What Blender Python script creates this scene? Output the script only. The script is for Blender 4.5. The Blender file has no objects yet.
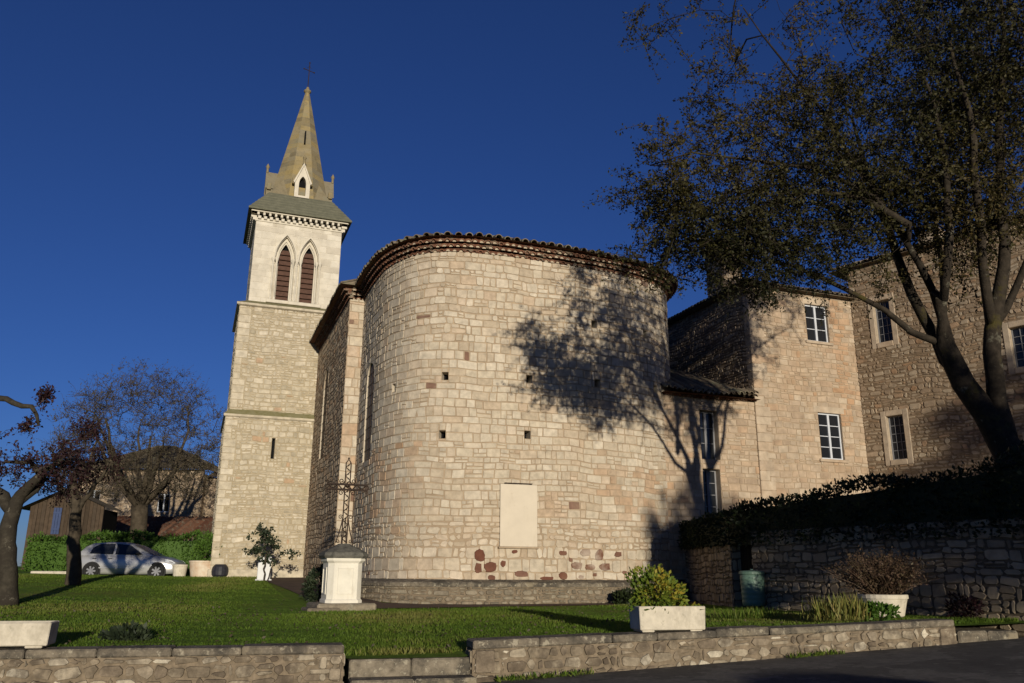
import bpy, math, random
import numpy as np
from mathutils import Vector, Matrix
R = math.radians
SC = bpy.context.scene
COL = SC.collection
PI = math.pi

# ------------------------------------------------------------------ camera, sky, sun, exposure
pitch, roll = R(15.6), R(0.4)
fw = Vector((0, math.cos(pitch), math.sin(pitch)))
rt0 = Vector((1, 0, 0)); up0 = rt0.cross(fw)
rt = rt0 * math.cos(roll) + up0 * math.sin(roll)
up = -rt0 * math.sin(roll) + up0 * math.cos(roll)
cam_data = bpy.data.cameras.new('camera')
cam = bpy.data.objects.new('camera', cam_data); COL.objects.link(cam)
m = Matrix.Identity(4)
for i in range(3):
    m[i][0], m[i][1], m[i][2] = rt[i], up[i], -fw[i]
m[2][3] = 1.6
cam.matrix_world = m
cam_data.sensor_width = 36; cam_data.lens = 29.0
cam_data.clip_start = .1; cam_data.clip_end = 8000
SC.camera = cam

SUN_AZ, SUN_EL = R(14.5), R(6.8)          # sun stands behind the camera, a little to its right
sdir = Vector((math.sin(SUN_AZ) * math.cos(SUN_EL), -math.cos(SUN_AZ) * math.cos(SUN_EL), math.sin(SUN_EL)))
world = bpy.data.worlds.new('World'); SC.world = world; world.use_nodes = True
wn = world.node_tree; bg = wn.nodes['Background']
sky = wn.nodes.new('ShaderNodeTexSky'); sky.sky_type = 'NISHITA'; sky.sun_disc = False
sky.sun_elevation = SUN_EL; sky.sun_rotation = PI - SUN_AZ
sky.air_density = 1.0; sky.dust_density = 0.0; sky.ozone_density = 4.0; sky.altitude = 1500
tint = wn.nodes.new('ShaderNodeMix'); tint.data_type = 'RGBA'; tint.blend_type = 'MULTIPLY'; tint.inputs[0].default_value = 1
tint.inputs[7].default_value = (.78, .82, 1.30, 1)            # the photograph's cool, saturated rendering of the clear sky
wn.links.new(sky.outputs[0], tint.inputs[6]); wn.links.new(tint.outputs[2], bg.inputs[0]); bg.inputs[1].default_value = .062
sl = bpy.data.lights.new('sun', 'SUN'); sl.energy = 4.6; sl.angle = R(.55); sl.color = (1, .905, .735)
so = bpy.data.objects.new('sun', sl); COL.objects.link(so)
so.rotation_euler = sdir.to_track_quat('Z', 'Y').to_euler(); so.location = (20, -40, 40)
SC.view_settings.view_transform = 'Standard'; SC.view_settings.look = 'None'
SC.view_settings.exposure = 0; SC.view_settings.gamma = 1; SC.view_settings.use_curve_mapping = False
SC.render.engine = 'CYCLES'
SC.cycles.max_bounces = 5; SC.cycles.diffuse_bounces = 3; SC.cycles.transparent_max_bounces = 6

# ------------------------------------------------------------------ helpers
ROT = math.atan2(.35, .94)                  # the church stands turned by this angle
CU, SU = math.cos(ROT), math.sin(ROT)
def W(s, t, z=0.0):                         # church plan (s along its front, t away from the street) to world
    return Vector((s * CU - t * SU, s * SU + t * CU, z))
def ST(x, y):
    return x * CU + y * SU, -x * SU + y * CU

class MB:
    def __init__(s): s.v = []; s.f = []; s.m = []; s.t = []; s.k = []
    def poly(s, pts, mat=0, tone=.5, kind=0.):
        b = len(s.v); s.v += [tuple(p) for p in pts]; s.f.append(tuple(range(b, b + len(pts))))
        s.m.append(mat); s.t.append(tone); s.k.append(kind)
    def mesh(s, vs, fs, mat=0, tone=.5, kind=0.):
        b = len(s.v); s.v += [tuple(p) for p in vs]
        for f in fs:
            s.f.append(tuple(b + i for i in f)); s.m.append(mat); s.t.append(tone); s.k.append(kind)
    def box(s, a, b, mat=0, tone=.5, kind=0., xf=None):
        x0, y0, z0 = a; x1, y1, z1 = b
        vs = [(x0, y0, z0), (x1, y0, z0), (x1, y1, z0), (x0, y1, z0), (x0, y0, z1), (x1, y0, z1), (x1, y1, z1), (x0, y1, z1)]
        if xf: vs = [xf(*p) for p in vs]
        s.mesh(vs, [(0, 3, 2, 1), (4, 5, 6, 7), (0, 1, 5, 4), (1, 2, 6, 5), (2, 3, 7, 6), (3, 0, 4, 7)], mat, tone, kind)
    def bbox(s, a, b, bv=.02, mat=0, tone=.5, kind=0., xf=None):   # box with chamfered edges
        x0, y0, z0 = a; x1, y1, z1 = b
        vs = []; idx = {}
        for ix, X in enumerate((x0, x1)):
            for iy, Y in enumerate((y0, y1)):
                for iz, Z in enumerate((z0, z1)):
                    sx, sy, sz = (1, -1)[ix], (1, -1)[iy], (1, -1)[iz]
                    for ax, p in enumerate(((X, Y + sy * bv, Z + sz * bv), (X + sx * bv, Y, Z + sz * bv), (X + sx * bv, Y + sy * bv, Z))):
                        idx[(ix, iy, iz, ax)] = len(vs); vs.append(p)
        if xf: vs = [xf(*p) for p in vs]
        F = []
        for ax in range(3):
            o = [i for i in range(3) if i != ax]
            for side in (0, 1):
                q = []
                for a_, b_ in ((0, 0), (1, 0), (1, 1), (0, 1)):
                    k = [0, 0, 0]; k[ax] = side; k[o[0]] = a_; k[o[1]] = b_
                    q.append(idx[(*k, ax)])
                F.append(tuple(q))
            for a_ in (0, 1):
                for b_ in (0, 1):
                    k0 = [0, 0, 0]; k0[o[0]] = a_; k0[o[1]] = b_; k1 = list(k0); k1[ax] = 1
                    F.append((idx[(*k0, o[0])], idx[(*k1, o[0])], idx[(*k1, o[1])], idx[(*k0, o[1])]))
        for ix in (0, 1):
            for iy in (0, 1):
                for iz in (0, 1): F.append((idx[(ix, iy, iz, 0)], idx[(ix, iy, iz, 1)], idx[(ix, iy, iz, 2)]))
        s.mesh(vs, F, mat, tone, kind)
    def tube(s, pts, rad, n=6, mat=0, tone=.5, kind=0., cap=True):
        pts = [Vector(p) for p in pts]
        if not hasattr(rad, '__len__'): rad = [rad] * len(pts)
        vs = []; fs = []; ref = None
        for i, p in enumerate(pts):
            d = (pts[min(i + 1, len(pts) - 1)] - pts[max(i - 1, 0)])
            d = d.normalized() if d.length > 1e-9 else Vector((0, 0, 1))
            if ref is None: ref = Vector((1, 0, 0)) if abs(d.x) < .8 else Vector((0, 1, 0))
            a = (ref - d * ref.dot(d)).normalized(); b = d.cross(a); ref = a
            for k in range(n):
                w = 2 * PI * k / n; vs.append(p + (a * math.cos(w) + b * math.sin(w)) * rad[i])
        for i in range(len(pts) - 1):
            for k in range(n):
                k2 = (k + 1) % n; fs.append((i * n + k, i * n + k2, (i + 1) * n + k2, (i + 1) * n + k))
        if cap:
            fs.append(tuple(range(n))[::-1]); fs.append(tuple((len(pts) - 1) * n + k for k in range(n)))
        s.mesh(vs, fs, mat, tone, kind)
    def lathe(s, prof, c=(0, 0, 0), n=16, mat=0, tone=.5, kind=0., ph=0.):
        vs = []; fs = []
        for r, z in prof:
            for k in range(n):
                w = ph + 2 * PI * k / n; vs.append((c[0] + r * math.cos(w), c[1] + r * math.sin(w), c[2] + z))
        for i in range(len(prof) - 1):
            for k in range(n):
                k2 = (k + 1) % n; fs.append((i * n + k, i * n + k2, (i + 1) * n + k2, (i + 1) * n + k))
        fs.append(tuple(range(n))[::-1]); fs.append(tuple((len(prof) - 1) * n + k for k in range(n)))
        s.mesh(vs, fs, mat, tone, kind)
    def build(s, name, mats, parent=None, org=(0, 0, 0), loc=(0, 0, 0), rotz=0., smooth=False):
        if not isinstance(mats, (list, tuple)): mats = [mats]
        me = bpy.data.meshes.new(name)
        o_ = Vector(org)
        me.from_pydata([(p[0] - o_[0], p[1] - o_[1], p[2] - o_[2]) for p in s.v], [], s.f)
        for mm in mats: me.materials.append(mm)
        me.polygons.foreach_set('material_index', s.m)
        for nm, dat in (('tone', s.t), ('kind', s.k)):
            at = me.attributes.new(nm, 'FLOAT', 'FACE'); at.data.foreach_set('value', dat)
        if smooth: me.polygons.foreach_set('use_smooth', [True] * len(s.f))
        me.update()
        o = bpy.data.objects.new(name, me); COL.objects.link(o)
        if parent is not None: o.parent = parent
        else: o.location = loc; o.rotation_euler = (0, 0, rotz)
        return o

def tag(o, label, cat, group=None, kind=None):
    if label: o['label'] = label
    if cat: o['category'] = cat
    if group: o['group'] = group
    if kind: o['kind'] = kind
    return o
def thing(name, label, cat, loc, rotz=0., group=None):
    o = bpy.data.objects.new(name, None); COL.objects.link(o); o.empty_display_size = .3
    o.location = loc; o.rotation_euler = (0, 0, rotz)
    return tag(o, label, cat, group)
def copy_tree(o, parent=None):
    c = o.copy(); COL.objects.link(c)
    if parent is not None: c.parent = parent
    for ch in list(o.children): copy_tree(ch, c)
    return c

# ------------------------------------------------------------------ materials
def new_mat(name):
    mt = bpy.data.materials.new(name); mt.use_nodes = True
    nt = mt.node_tree; return mt, nt, nt.nodes['Principled BSDF']
def N(nt, typ, **kw):
    n = nt.nodes.new(typ)
    for k, v in kw.items():
        if k in ('inputs',):
            for i, val in v.items(): n.inputs[i].default_value = val
        else: setattr(n, k, v)
    return n
def ramp(nt, stops, interp='LINEAR'):
    r = nt.nodes.new('ShaderNodeValToRGB'); cr = r.color_ramp; cr.interpolation = interp
    while len(cr.elements) < len(stops): cr.elements.new(.5)
    for e, (p, c) in zip(cr.elements, stops):
        e.position = p; e.color = (*c, 1) if len(c) == 3 else c
    return r
def mix(nt, fac, a, b, mode='MIX'):
    n = nt.nodes.new('ShaderNodeMix'); n.data_type = 'RGBA'; n.blend_type = mode
    for sock, val in ((n.inputs[0], fac), (n.inputs[6], a), (n.inputs[7], b)):
        if hasattr(val, 'is_output'): nt.links.new(val, sock)
        elif hasattr(val, '__len__'): sock.default_value = (*val, 1) if len(val) == 3 else val
        else: sock.default_value = val
    return n.outputs[2]
def noise(nt, scale, detail=4, rough=.6, coord=None, stretch=None):
    if coord is None:
        tc = nt.nodes.new('ShaderNodeTexCoord'); coord = tc.outputs['Object']
    if stretch:
        mp = nt.nodes.new('ShaderNodeMapping'); mp.inputs['Scale'].default_value = stretch
        nt.links.new(coord, mp.inputs[0]); coord = mp.outputs[0]
    n = N(nt, 'ShaderNodeTexNoise'); n.inputs['Scale'].default_value = scale
    n.inputs['Detail'].default_value = detail; n.inputs['Roughness'].default_value = rough
    nt.links.new(coord, n.inputs['Vector'])
    return n.outputs['Fac']
def bump(nt, bs, h, strength=.4, dist=.02):
    b = N(nt, 'ShaderNodeBump'); b.inputs['Strength'].default_value = strength; b.inputs['Distance'].default_value = dist
    nt.links.new(h, b.inputs['Height']); nt.links.new(b.outputs[0], bs.inputs['Normal'])
def rough(bs, r, sp=.25):
    bs.inputs['Roughness'].default_value = r; bs.inputs['Specular IOR Level'].default_value = sp

def stone_mat(name, cols, red=(.125, .045, .028), orange=(.40, .215, .105), mott=.35, mscale=5., stains=(), bstr=.5, grain=28.):
    """stone: block tone from the face attribute, mottling, kind 1 = iron red block, named stains of their own shape"""
    mt, nt, bs = new_mat(name)
    at = N(nt, 'ShaderNodeAttribute', attribute_name='tone')
    r = ramp(nt, [(i / (len(cols) - 1), c) for i, c in enumerate(cols)]); nt.links.new(at.outputs['Fac'], r.inputs[0])
    k = N(nt, 'ShaderNodeAttribute', attribute_name='kind')
    kc = ramp(nt, [(0, orange), (.62, orange), (.72, red), (1, red)]); nt.links.new(k.outputs['Fac'], kc.inputs[0])
    c = mix(nt, k.outputs['Fac'], r.outputs[0], kc.outputs[0])
    n1 = noise(nt, mscale, 5, .65)
    g = ramp(nt, [(.25, (1 - mott,) * 3), (.75, (1 + mott * .55,) * 3)]); nt.links.new(n1, g.inputs[0])
    c = mix(nt, 1., c, g.outputs[0], 'MULTIPLY')
    for sc, lo, hi, colr, amt, stre in stains:
        n2 = noise(nt, sc, 5, .7, stretch=stre)
        rr = ramp(nt, [(lo, (0, 0, 0)), (hi, (amt,) * 3)]); nt.links.new(n2, rr.inputs[0])
        c = mix(nt, rr.outputs[0], c, colr)
    nt.links.new(c, bs.inputs['Base Color']); rough(bs, .92, .15)
    bump(nt, bs, noise(nt, grain, 6, .7), bstr, .02)
    return mt
def plain_mat(name, col, var=.25, scale=6., r=.8, sp=.3, bstr=.2, metal=0., stretch=None, col2=None):
    mt, nt, bs = new_mat(name)
    n1 = noise(nt, scale, 5, .65, stretch=stretch)
    b_ = col2 if col2 else tuple(x * (1 - var) for x in col)
    a_ = col if col2 else tuple(min(1, x * (1 + var * .6)) for x in col)
    g = ramp(nt, [(.3, b_), (.7, a_)]); nt.links.new(n1, g.inputs[0])
    nt.links.new(g.outputs[0], bs.inputs['Base Color']); rough(bs, r, sp); bs.inputs['Metallic'].default_value = metal
    if bstr: bump(nt, bs, noise(nt, scale * 5, 5, .6), bstr, .01)
    return mt
def leaf_mat(name, cols, trans=.3):
    mt, nt, bs = new_mat(name)
    at = N(nt, 'ShaderNodeAttribute', attribute_name='tone')
    r = ramp(nt, [(i / (len(cols) - 1), c) for i, c in enumerate(cols)]); nt.links.new(at.outputs['Fac'], r.inputs[0])
    nt.links.new(r.outputs[0], bs.inputs['Base Color']); rough(bs, .6, .25)
    tr = N(nt, 'ShaderNodeBsdfTranslucent'); nt.links.new(r.outputs[0], tr.inputs[0])
    ms = N(nt, 'ShaderNodeMixShader'); ms.inputs[0].default_value = trans
    nt.links.new(bs.outputs[0], ms.inputs[1]); nt.links.new(tr.outputs[0], ms.inputs[2])
    nt.links.new(ms.outputs[0], nt.nodes['Material Output'].inputs['Surface'])
    return mt
def glass_mat(name, col=(.012, .014, .018), r=.12):
    mt, nt, bs = new_mat(name); bs.inputs['Base Color'].default_value = (*col, 1); rough(bs, r, .5)
    bump(nt, bs, noise(nt, 2.5, 2, .5), .08, .02); return mt

M = {}
CREAM = [(.41, .335, .245), (.465, .39, .295), (.49, .42, .32), (.465, .40, .31), (.55, .48, .38), (.455, .37, .275)]
M['ashlar'] = stone_mat('apse ashlar', CREAM, mott=.34, stains=[(.30, .52, .72, (.36, .275, .18), .35, None), (.8, .57, .72, (.29, .255, .20), .4, (1, 1, .55)), (.55, .60, .72, (.55, .485, .40), .55, None), (2.5, .62, .74, (.24, .20, .15), .5, None)])
M['mortar'] = plain_mat('lime mortar', (.40, .31, .215), .4, 1.6, .95, .1, col2=(.25, .188, .128))
PALE = [(.36, .31, .225), (.46, .40, .30), (.52, .455, .35), (.43, .37, .27), (.56, .495, .39)]
M['tower'] = stone_mat('tower rubble', PALE, red=(.24, .11, .06), mott=.35, mscale=4, stains=[(.5, .60, .74, (.25, .215, .10), .6, (1, 1, .45)), (1.6, .60, .75, (.27, .24, .15), .5, None)])
M['tower_mortar'] = plain_mat('tower mortar', (.42, .355, .255), .3, 3., .95, .1, col2=(.30, .245, .16))
M['belfry'] = stone_mat('belfry ashlar', [(.47, .42, .34), (.56, .51, .42), (.60, .55, .46)], mott=.2, mscale=2.5, stains=[(.9, .60, .75, (.36, .30, .18), .5, (1, 1, .5))], bstr=.25)
M['moss'] = plain_mat('mossy ledge', (.15, .135, .055), .5, 6., .95, .1, col2=(.22, .20, .12))
M['spire'] = stone_mat('spire stone', [(.17, .14, .085), (.25, .20, .11), (.22, .19, .13), (.30, .23, .105), (.27, .225, .14)], mott=.35, mscale=3, stains=[(.8, .54, .72, (.30, .21, .07), .45, None), (3., .52, .66, (.12, .105, .075), .6, None), (1.3, .55, .7, (.19, .19, .14), .6, None)])
M['skirt'] = plain_mat('skirt roof slabs', (.155, .15, .105), .4, 4., .9, .2, col2=(.10, .10, .07))
M['louvre'] = plain_mat('louvre wood', (.10, .055, .04), .3, 8., .8, .2)
M['dark'] = plain_mat('dark void', (.008, .008, .009), .2, 5., .95, .1, bstr=0)
M['iron'] = plain_mat('wrought iron', (.034, .019, .012), .5, 25., .75, .4, metal=.3)
M['tile'] = stone_mat('terracotta tile', [(.11, .05, .032), (.16, .07, .042), (.23, .115, .07), (.09, .05, .035)], mott=.4, mscale=9, stains=[(3., .52, .66, (.21, .19, .14), .8, None)])
M['tile_old'] = stone_mat('lichen tile', [(.11, .085, .06), (.17, .13, .09), (.22, .19, .14), (.13, .09, .06)], mott=.4, mscale=9, stains=[(2., .5, .66, (.17, .17, .11), .8, None)])
M['pale_mortar'] = plain_mat('pale mortar', (.42, .34, .25), .4, 9., .95, .1)
M['ledge'] = stone_mat('weathered ledge', [(.14, .118, .088), (.22, .18, .13), (.30, .255, .185), (.19, .16, .12)], mott=.55, mscale=6, stains=[(1.2, .5, .68, (.12, .115, .09), .7, None), (5., .58, .7, (.38, .35, .27), .6, None)])
M['coping'] = stone_mat('weathered coping', [(.15, .125, .095), (.23, .195, .145), (.19, .16, .12)], mott=.6, mscale=7, stains=[(2.2, .46, .60, (.06, .054, .045), .85, None), (9., .55, .64, (.36, .32, .24), .8, None), (1.5, .58, .66, (.30, .25, .17), .6, None)], bstr=1.)
M['lowwall'] = stone_mat('low wall rubble', [(.13, .10, .07), (.22, .175, .125), (.40, .34, .25), (.17, .135, .095), (.27, .22, .155), (.56, .50, .39)], mott=.55, mscale=9, stains=[(1.6, .48, .62, (.085, .066, .048), .8, None), (5., .60, .70, (.45, .40, .30), .6, None)], bstr=1.)
M['lw_mortar'] = plain_mat('earth mortar', (.23, .18, .125), .5, 9., .95, .1, col2=(.10, .08, .056))
HOUSE = [(.34, .255, .18), (.42, .325, .235), (.38, .30, .22), (.46, .375, .28), (.40, .285, .19)]
M['house'] = stone_mat('house stone', HOUSE, red=(.15, .05, .03), mott=.35, mscale=3, stains=[(.5, .52, .75, (.36, .22, .12), .5, (1, 1, .6)), (1.4, .6, .75, (.24, .20, .15), .5, None)])
M['rubble'] = stone_mat('grey rubble', [(.24, .175, .12), (.33, .255, .18), (.41, .335, .245), (.28, .205, .14)], mott=.4, mscale=4, stains=[(.5, .55, .75, (.27, .16, .09), .5, None)])
M['rub_mortar'] = plain_mat('rubble mortar', (.22, .16, .105), .35, 4., .95, .1)
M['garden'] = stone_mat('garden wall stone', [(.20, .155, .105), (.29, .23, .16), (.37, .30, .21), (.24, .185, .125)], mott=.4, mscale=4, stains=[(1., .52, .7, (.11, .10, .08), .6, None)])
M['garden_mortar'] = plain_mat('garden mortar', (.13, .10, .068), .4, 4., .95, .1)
M['white_paint'] = stone_mat('white wash', [(.66, .62, .53), (.66, .62, .53)], mott=.12, mscale=3, stains=[(2.2, .56, .74, (.42, .37, .28), .6, (1, 1, .4)), (7., .62, .72, (.36, .33, .26), .5, None)], bstr=.15)
M['plaque'] = stone_mat('pale panel', [(.56, .49, .39), (.56, .49, .39)], mott=.10, mscale=2, stains=[(1.6, .54, .74, (.43, .36, .27), .6, (1, 1, .35)), (5., .62, .74, (.40, .34, .26), .4, None)], bstr=.1)
M['concrete'] = stone_mat('pale concrete', [(.50, .45, .36), (.60, .54, .43)], mott=.25, mscale=5, stains=[(2.6, .55, .72, (.30, .265, .20), .7, (1, 1, .5)), (9., .6, .7, (.20, .18, .13), .6, None)], bstr=.4)
M['grey_concrete'] = plain_mat('grey concrete', (.33, .30, .25), .3, 7., .9, .2, col2=(.20, .18, .15))
M['frame'] = plain_mat('painted frame', (.50, .52, .56), .12, 5., .6, .3, bstr=0)
M['frame_grey'] = plain_mat('grey frame', (.20, .20, .21), .15, 5., .6, .3, bstr=0)
M['glass'] = glass_mat('window glass', (.012, .014, .018), .22)
M['oldglass'] = plain_mat('leaded glass', (.045, .04, .035), .3, 5., .4, .4)
M['asphalt'] = plain_mat('asphalt', (.19, .172, .15), .3, 2.6, .95, .2, bstr=1., col2=(.12, .108, .095))
M['asphalt'] = stone_mat('asphalt', [(.15, .137, .12), (.15, .137, .12)], mott=.35, mscale=9, stains=[(.5, .50, .62, (.085, .078, .07), .8, None), (1.7, .60, .66, (.22, .20, .17), .6, None), (.9, .485, .50, (.05, .046, .042), .5, None)], bstr=1., grain=60.)
M['path'] = plain_mat('earth path', (.15, .105, .075), .3, 2., .95, .1, col2=(.095, .07, .052))
M['soil'] = plain_mat('soil', (.055, .04, .028), .4, 8., .95, .1)
M['bark'] = plain_mat('grey bark', (.085, .068, .048), .4, 5., .95, .1, bstr=.8, col2=(.035, .028, .02))
M['bark_moss'] = stone_mat('mossy bark', [(.024, .019, .014), (.042, .033, .024)], mott=.6, mscale=8, stains=[(1.3, .58, .68, (.062, .052, .014), .8, None), (3.2, .60, .68, (.16, .15, .11), .7, None), (2., .60, .7, (.015, .012, .009), .8, None)], bstr=1.4, grain=9)
M['bark_pale'] = stone_mat('pale lichened bark', [(.040, .034, .025), (.070, .060, .045)], mott=.6, mscale=7, stains=[(2.2, .46, .56, (.030, .025, .019), .9, None), (4., .60, .67, (.24, .22, .165), .7, None)], bstr=1.2, grain=10)  # dark blotches paint dappled shade into the bark; the pale patches are lichen
M['leaf_tree'] = leaf_mat('spring leaf', [(.018, .020, .007), (.032, .031, .009), (.054, .046, .012), (.080, .055, .016)], .25)
M['leaf_red'] = leaf_mat('purple leaf', [(.014, .007, .008), (.026, .010, .012), (.042, .015, .016)], .2)
M['leaf_bud'] = leaf_mat('bud', [(.055, .048, .028), (.08, .07, .04), (.07, .052, .035)], .2)
M['leaf_hedge'] = leaf_mat('bright hedge leaf', [(.035, .075, .010), (.065, .13, .018), (.10, .18, .028)], .3)
M['leaf_ivy'] = leaf_mat('dark ivy leaf', [(.010, .015, .006), (.018, .028, .009), (.030, .040, .014)], .15)
M['leaf_shrub'] = leaf_mat('yellow green leaf', [(.06, .10, .012), (.10, .15, .018), (.17, .20, .025), (.33, .25, .03)], .3)
M['leaf_dark'] = leaf_mat('dark shrub leaf', [(.014, .022, .012), (.026, .038, .018), (.045, .06, .03)], .2)
M['leaf_rust'] = leaf_mat('rusty twig', [(.060, .038, .024), (.090, .053, .034), (.075, .058, .030)], .2)
M['blade'] = leaf_mat('grass blade', [(.075, .135, .014), (.105, .18, .018), (.14, .205, .026), (.21, .21, .055)], .45)
M['straw'] = leaf_mat('straw blade', [(.09, .12, .02), (.17, .17, .04), (.28, .22, .07)], .3)
def lawn_mat():
    mt, nt, bs = new_mat('lawn turf')
    n1 = noise(nt, .35, 5, .65); n2 = noise(nt, 6., 4, .7)
    a = ramp(nt, [(.30, (.085, .145, .016)), (.48, (.115, .185, .02)), (.60, (.155, .18, .03)), (.72, (.19, .165, .055))]); nt.links.new(n1, a.inputs[0])
    b = ramp(nt, [(.3, (.6, .6, .6)), (.7, (1.25, 1.25, 1.25))]); nt.links.new(n2, b.inputs[0])
    nt.links.new(mix(nt, 1., a.outputs[0], b.outputs[0], 'MULTIPLY'), bs.inputs['Base Color']); rough(bs, .95, .1)
    bump(nt, bs, noise(nt, 40, 4, .7), .8, .03); return mt
M['lawn'] = lawn_mat()

# ------------------------------------------------------------------ masonry
def plane_S(A, ud, nd):
    A = Vector(A); ud = Vector((*ud, 0)); nd = Vector((*nd, 0)); z = Vector((0, 0, 1))
    return lambda u, v, d=0.: A + ud * u + nd * d + z * v
def stones(mb, S, w, h, ch=(.2, .3), ln=(.3, .6), joint=.012, dep=.012, jit=.008, cut=0., holes=(), kindfn=None, seed=1, mat=0, bev=.012, v_start=0., tonefn=None, split=.12, wave=1.):
    rg = random.Random(seed); S_0 = S; ph = [rg.uniform(0, 6.28) for _ in range(4)]
    def S(x, y, d=0.):
        k = wave
        for (a, b, c, e) in holes:
            if k <= 0: break
            dx = max(a - x, 0, x - c); dy = max(b - y, 0, y - e); k = min(k, max(0, max(dx, dy) - .06) / .5)
        k *= min(1, max(0, h - y) / .5, max(0, y - v_start) / .5)
        if k > 0: y = y + k * (.030 * math.sin(1.1 * x + ph[0]) + .018 * math.sin(2.7 * x + .6 * y + ph[1]) + .012 * math.sin(5.3 * x + 1.7 * y + ph[2])); x = x + k * .012 * math.sin(4.1 * y + ph[3])
        return S_0(x, y, d)
    v = v_start; row = 0
    while v < h - .04:
        rh = rg.uniform(*ch)
        if h - v - rh < ch[0] * .6: rh = h - v
        u = -rg.uniform(0, ln[0]) if row % 2 else 0.; row += 1
        while u < w - .03:
            bl = rg.uniform(*ln) * (.6 if rg.random() < .18 else 1.)
            if w - (u + bl) < ln[0] * .5: bl = w - u
            rects = [(max(0, u), v, min(w, u + bl), v + rh)]; u += bl
            for (hu0, hv0, hu1, hv1) in holes:
                nr = []
                for (a, b, c, d) in rects:
                    if c <= hu0 or a >= hu1 or d <= hv0 or b >= hv1: nr.append((a, b, c, d)); continue
                    if a < hu0: nr.append((a, b, hu0, d))
                    if c > hu1: nr.append((hu1, b, c, d))
                    a2, c2 = max(a, hu0), min(c, hu1)
                    if b < hv0: nr.append((a2, b, c2, hv0))
                    if d > hv1: nr.append((a2, hv1, c2, d))
                rects = nr
            if split and rects and rh > .13:
                nr = []
                for (a, b, c, d) in rects:
                    if rg.random() < split and d - b > .13:
                        m_ = b + (d - b) * rg.uniform(.4, .6); x1 = a + (c - a) * rg.uniform(.35, .65) if c - a > .3 else c
                        nr.append((a, b, c, m_)); nr.append((a, m_, x1, d))
                        if x1 < c: nr.append((x1, m_, c, d))
                    elif rg.random() < split * .6 and c - a > .34:
                        x1 = a + (c - a) * rg.uniform(.3, .7); nr += [(a, b, x1, d), (x1, b, c, d)]
                    else: nr.append((a, b, c, d))
                rects = nr
            for (a, b, c, d) in rects:
                if c - a < .05 or d - b < .04: continue
                j = joint * rg.uniform(.6, 1.5); a += j / 2; c -= j / 2; b += j / 2; d -= j / 2
                tone = rg.random(); kd = 0.
                if kindfn: kd = kindfn((a + c) / 2, (b + d) / 2, rg)
                if tonefn: tone = tonefn((a + c) / 2, (b + d) / 2, tone)
                J = lambda: rg.uniform(-jit, jit)
                if cut > 0:
                    q = min(cut * rg.uniform(.5, 1.4), (c - a) * .35, (d - b) * .4)
                    ring = [(a + q, b + J()), (c - q, b + J()), (c + J(), b + q), (c + J(), d - q), (c - q, d + J()), (a + q, d + J()), (a + J(), d - q), (a + J(), b + q)]
                else:
                    ring = [(a + J(), b + J()), (c + J(), b + J()), (c + J(), d + J()), (a + J(), d + J())]
                cu, cv = (a + c) / 2, (b + d) / 2
                dd = dep * rg.uniform(.45, 1.3); n = len(ring)
                fu = max(.5, 1 - 2 * bev / (c - a)); fv = max(.5, 1 - 2 * bev / (d - b))
                vs = [S(x, y, -.03) for x, y in ring] + [S(cu + (x - cu) * fu, cv + (y - cv) * fv, dd + rg.uniform(-.2, .2) * dep) for x, y in ring]
                fs = [tuple(range(n, 2 * n))] + [(i, (i + 1) % n, n + (i + 1) % n, n + i) for i in range(n)]
                mb.mesh(vs, fs, mat, tone, kd)
        v += rh
def wall(mb, S, w, h, holes=(), du=None, mat=1, hmat=2, d0=-.006):
    """backing surface with openings: holes are (u0, v0, u1, v1, depth); the reveals and the back of each are built too"""
    us = {0., w}; vs = {0., h}
    if du:
        k = max(1, int(w / du))
        us |= {w * i / k for i in range(k + 1)}
    for o in holes: us |= {o[0], o[2]}; vs |= {o[1], o[3]}
    us = sorted(us); vs = sorted(vs)
    for i in range(len(us) - 1):
        if us[i + 1] - us[i] < 1e-6: continue
        for j in range(len(vs) - 1):
            cu, cv = (us[i] + us[i + 1]) / 2, (vs[j] + vs[j + 1]) / 2
            if any(o[0] < cu < o[2] and o[1] < cv < o[3] for o in holes): continue
            mb.poly([S(us[i], vs[j], d0), S(us[i + 1], vs[j], d0), S(us[i + 1], vs[j + 1], d0), S(us[i], vs[j + 1], d0)], mat, .5)
    for (a, b, c, d, dp) in holes:
        for p, q in (((a, b), (c, b)), ((c, b), (c, d)), ((c, d), (a, d)), ((a, d), (a, b))):
            mb.poly([S(*p, .004), S(*q, .004), S(*q, -dp), S(*p, -dp)], 0, .6)
        mb.poly([S(a, b, -dp), S(c, b, -dp), S(c, d, -dp), S(a, d, -dp)], hmat, .5)
def arch_pts(a, c, spring, apex, n=8, pointed=True):
    """points of an arch head from (a, spring) over the apex to (c, spring)"""
    mid = (a + c) / 2; hw = (c - a) / 2; rise = apex - spring
    pts = []
    for i in range(2 * n + 1):
        x = -1 + i / n
        if pointed:
            Rr = (hw * hw + rise * rise) / (2 * hw)
            ax = abs(x) * hw
            y = math.sqrt(max(0, Rr * Rr - (ax + Rr - hw) ** 2))
        else:
            ang = PI - PI * i / (2 * n); x = math.cos(ang); y = math.sin(ang) * rise
        pts.append((mid + x * hw, spring + y))
    return pts
def spandrel(mb, S, a, c, spring, top, apex, d=.0, mat=0, pointed=True, tone=.5, depth=.25):
    pts = arch_pts(a, c, spring, apex, 8, pointed)
    for p, q in zip(pts[:-1], pts[1:]):
        mb.poly([S(p[0], p[1], d), S(q[0], q[1], d), S(q[0], top, d), S(p[0], top, d)], mat, tone)
        mb.poly([S(p[0], p[1], d), S(q[0], q[1], d), S(q[0], q[1], -depth), S(p[0], p[1], -depth)], mat, tone)
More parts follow.
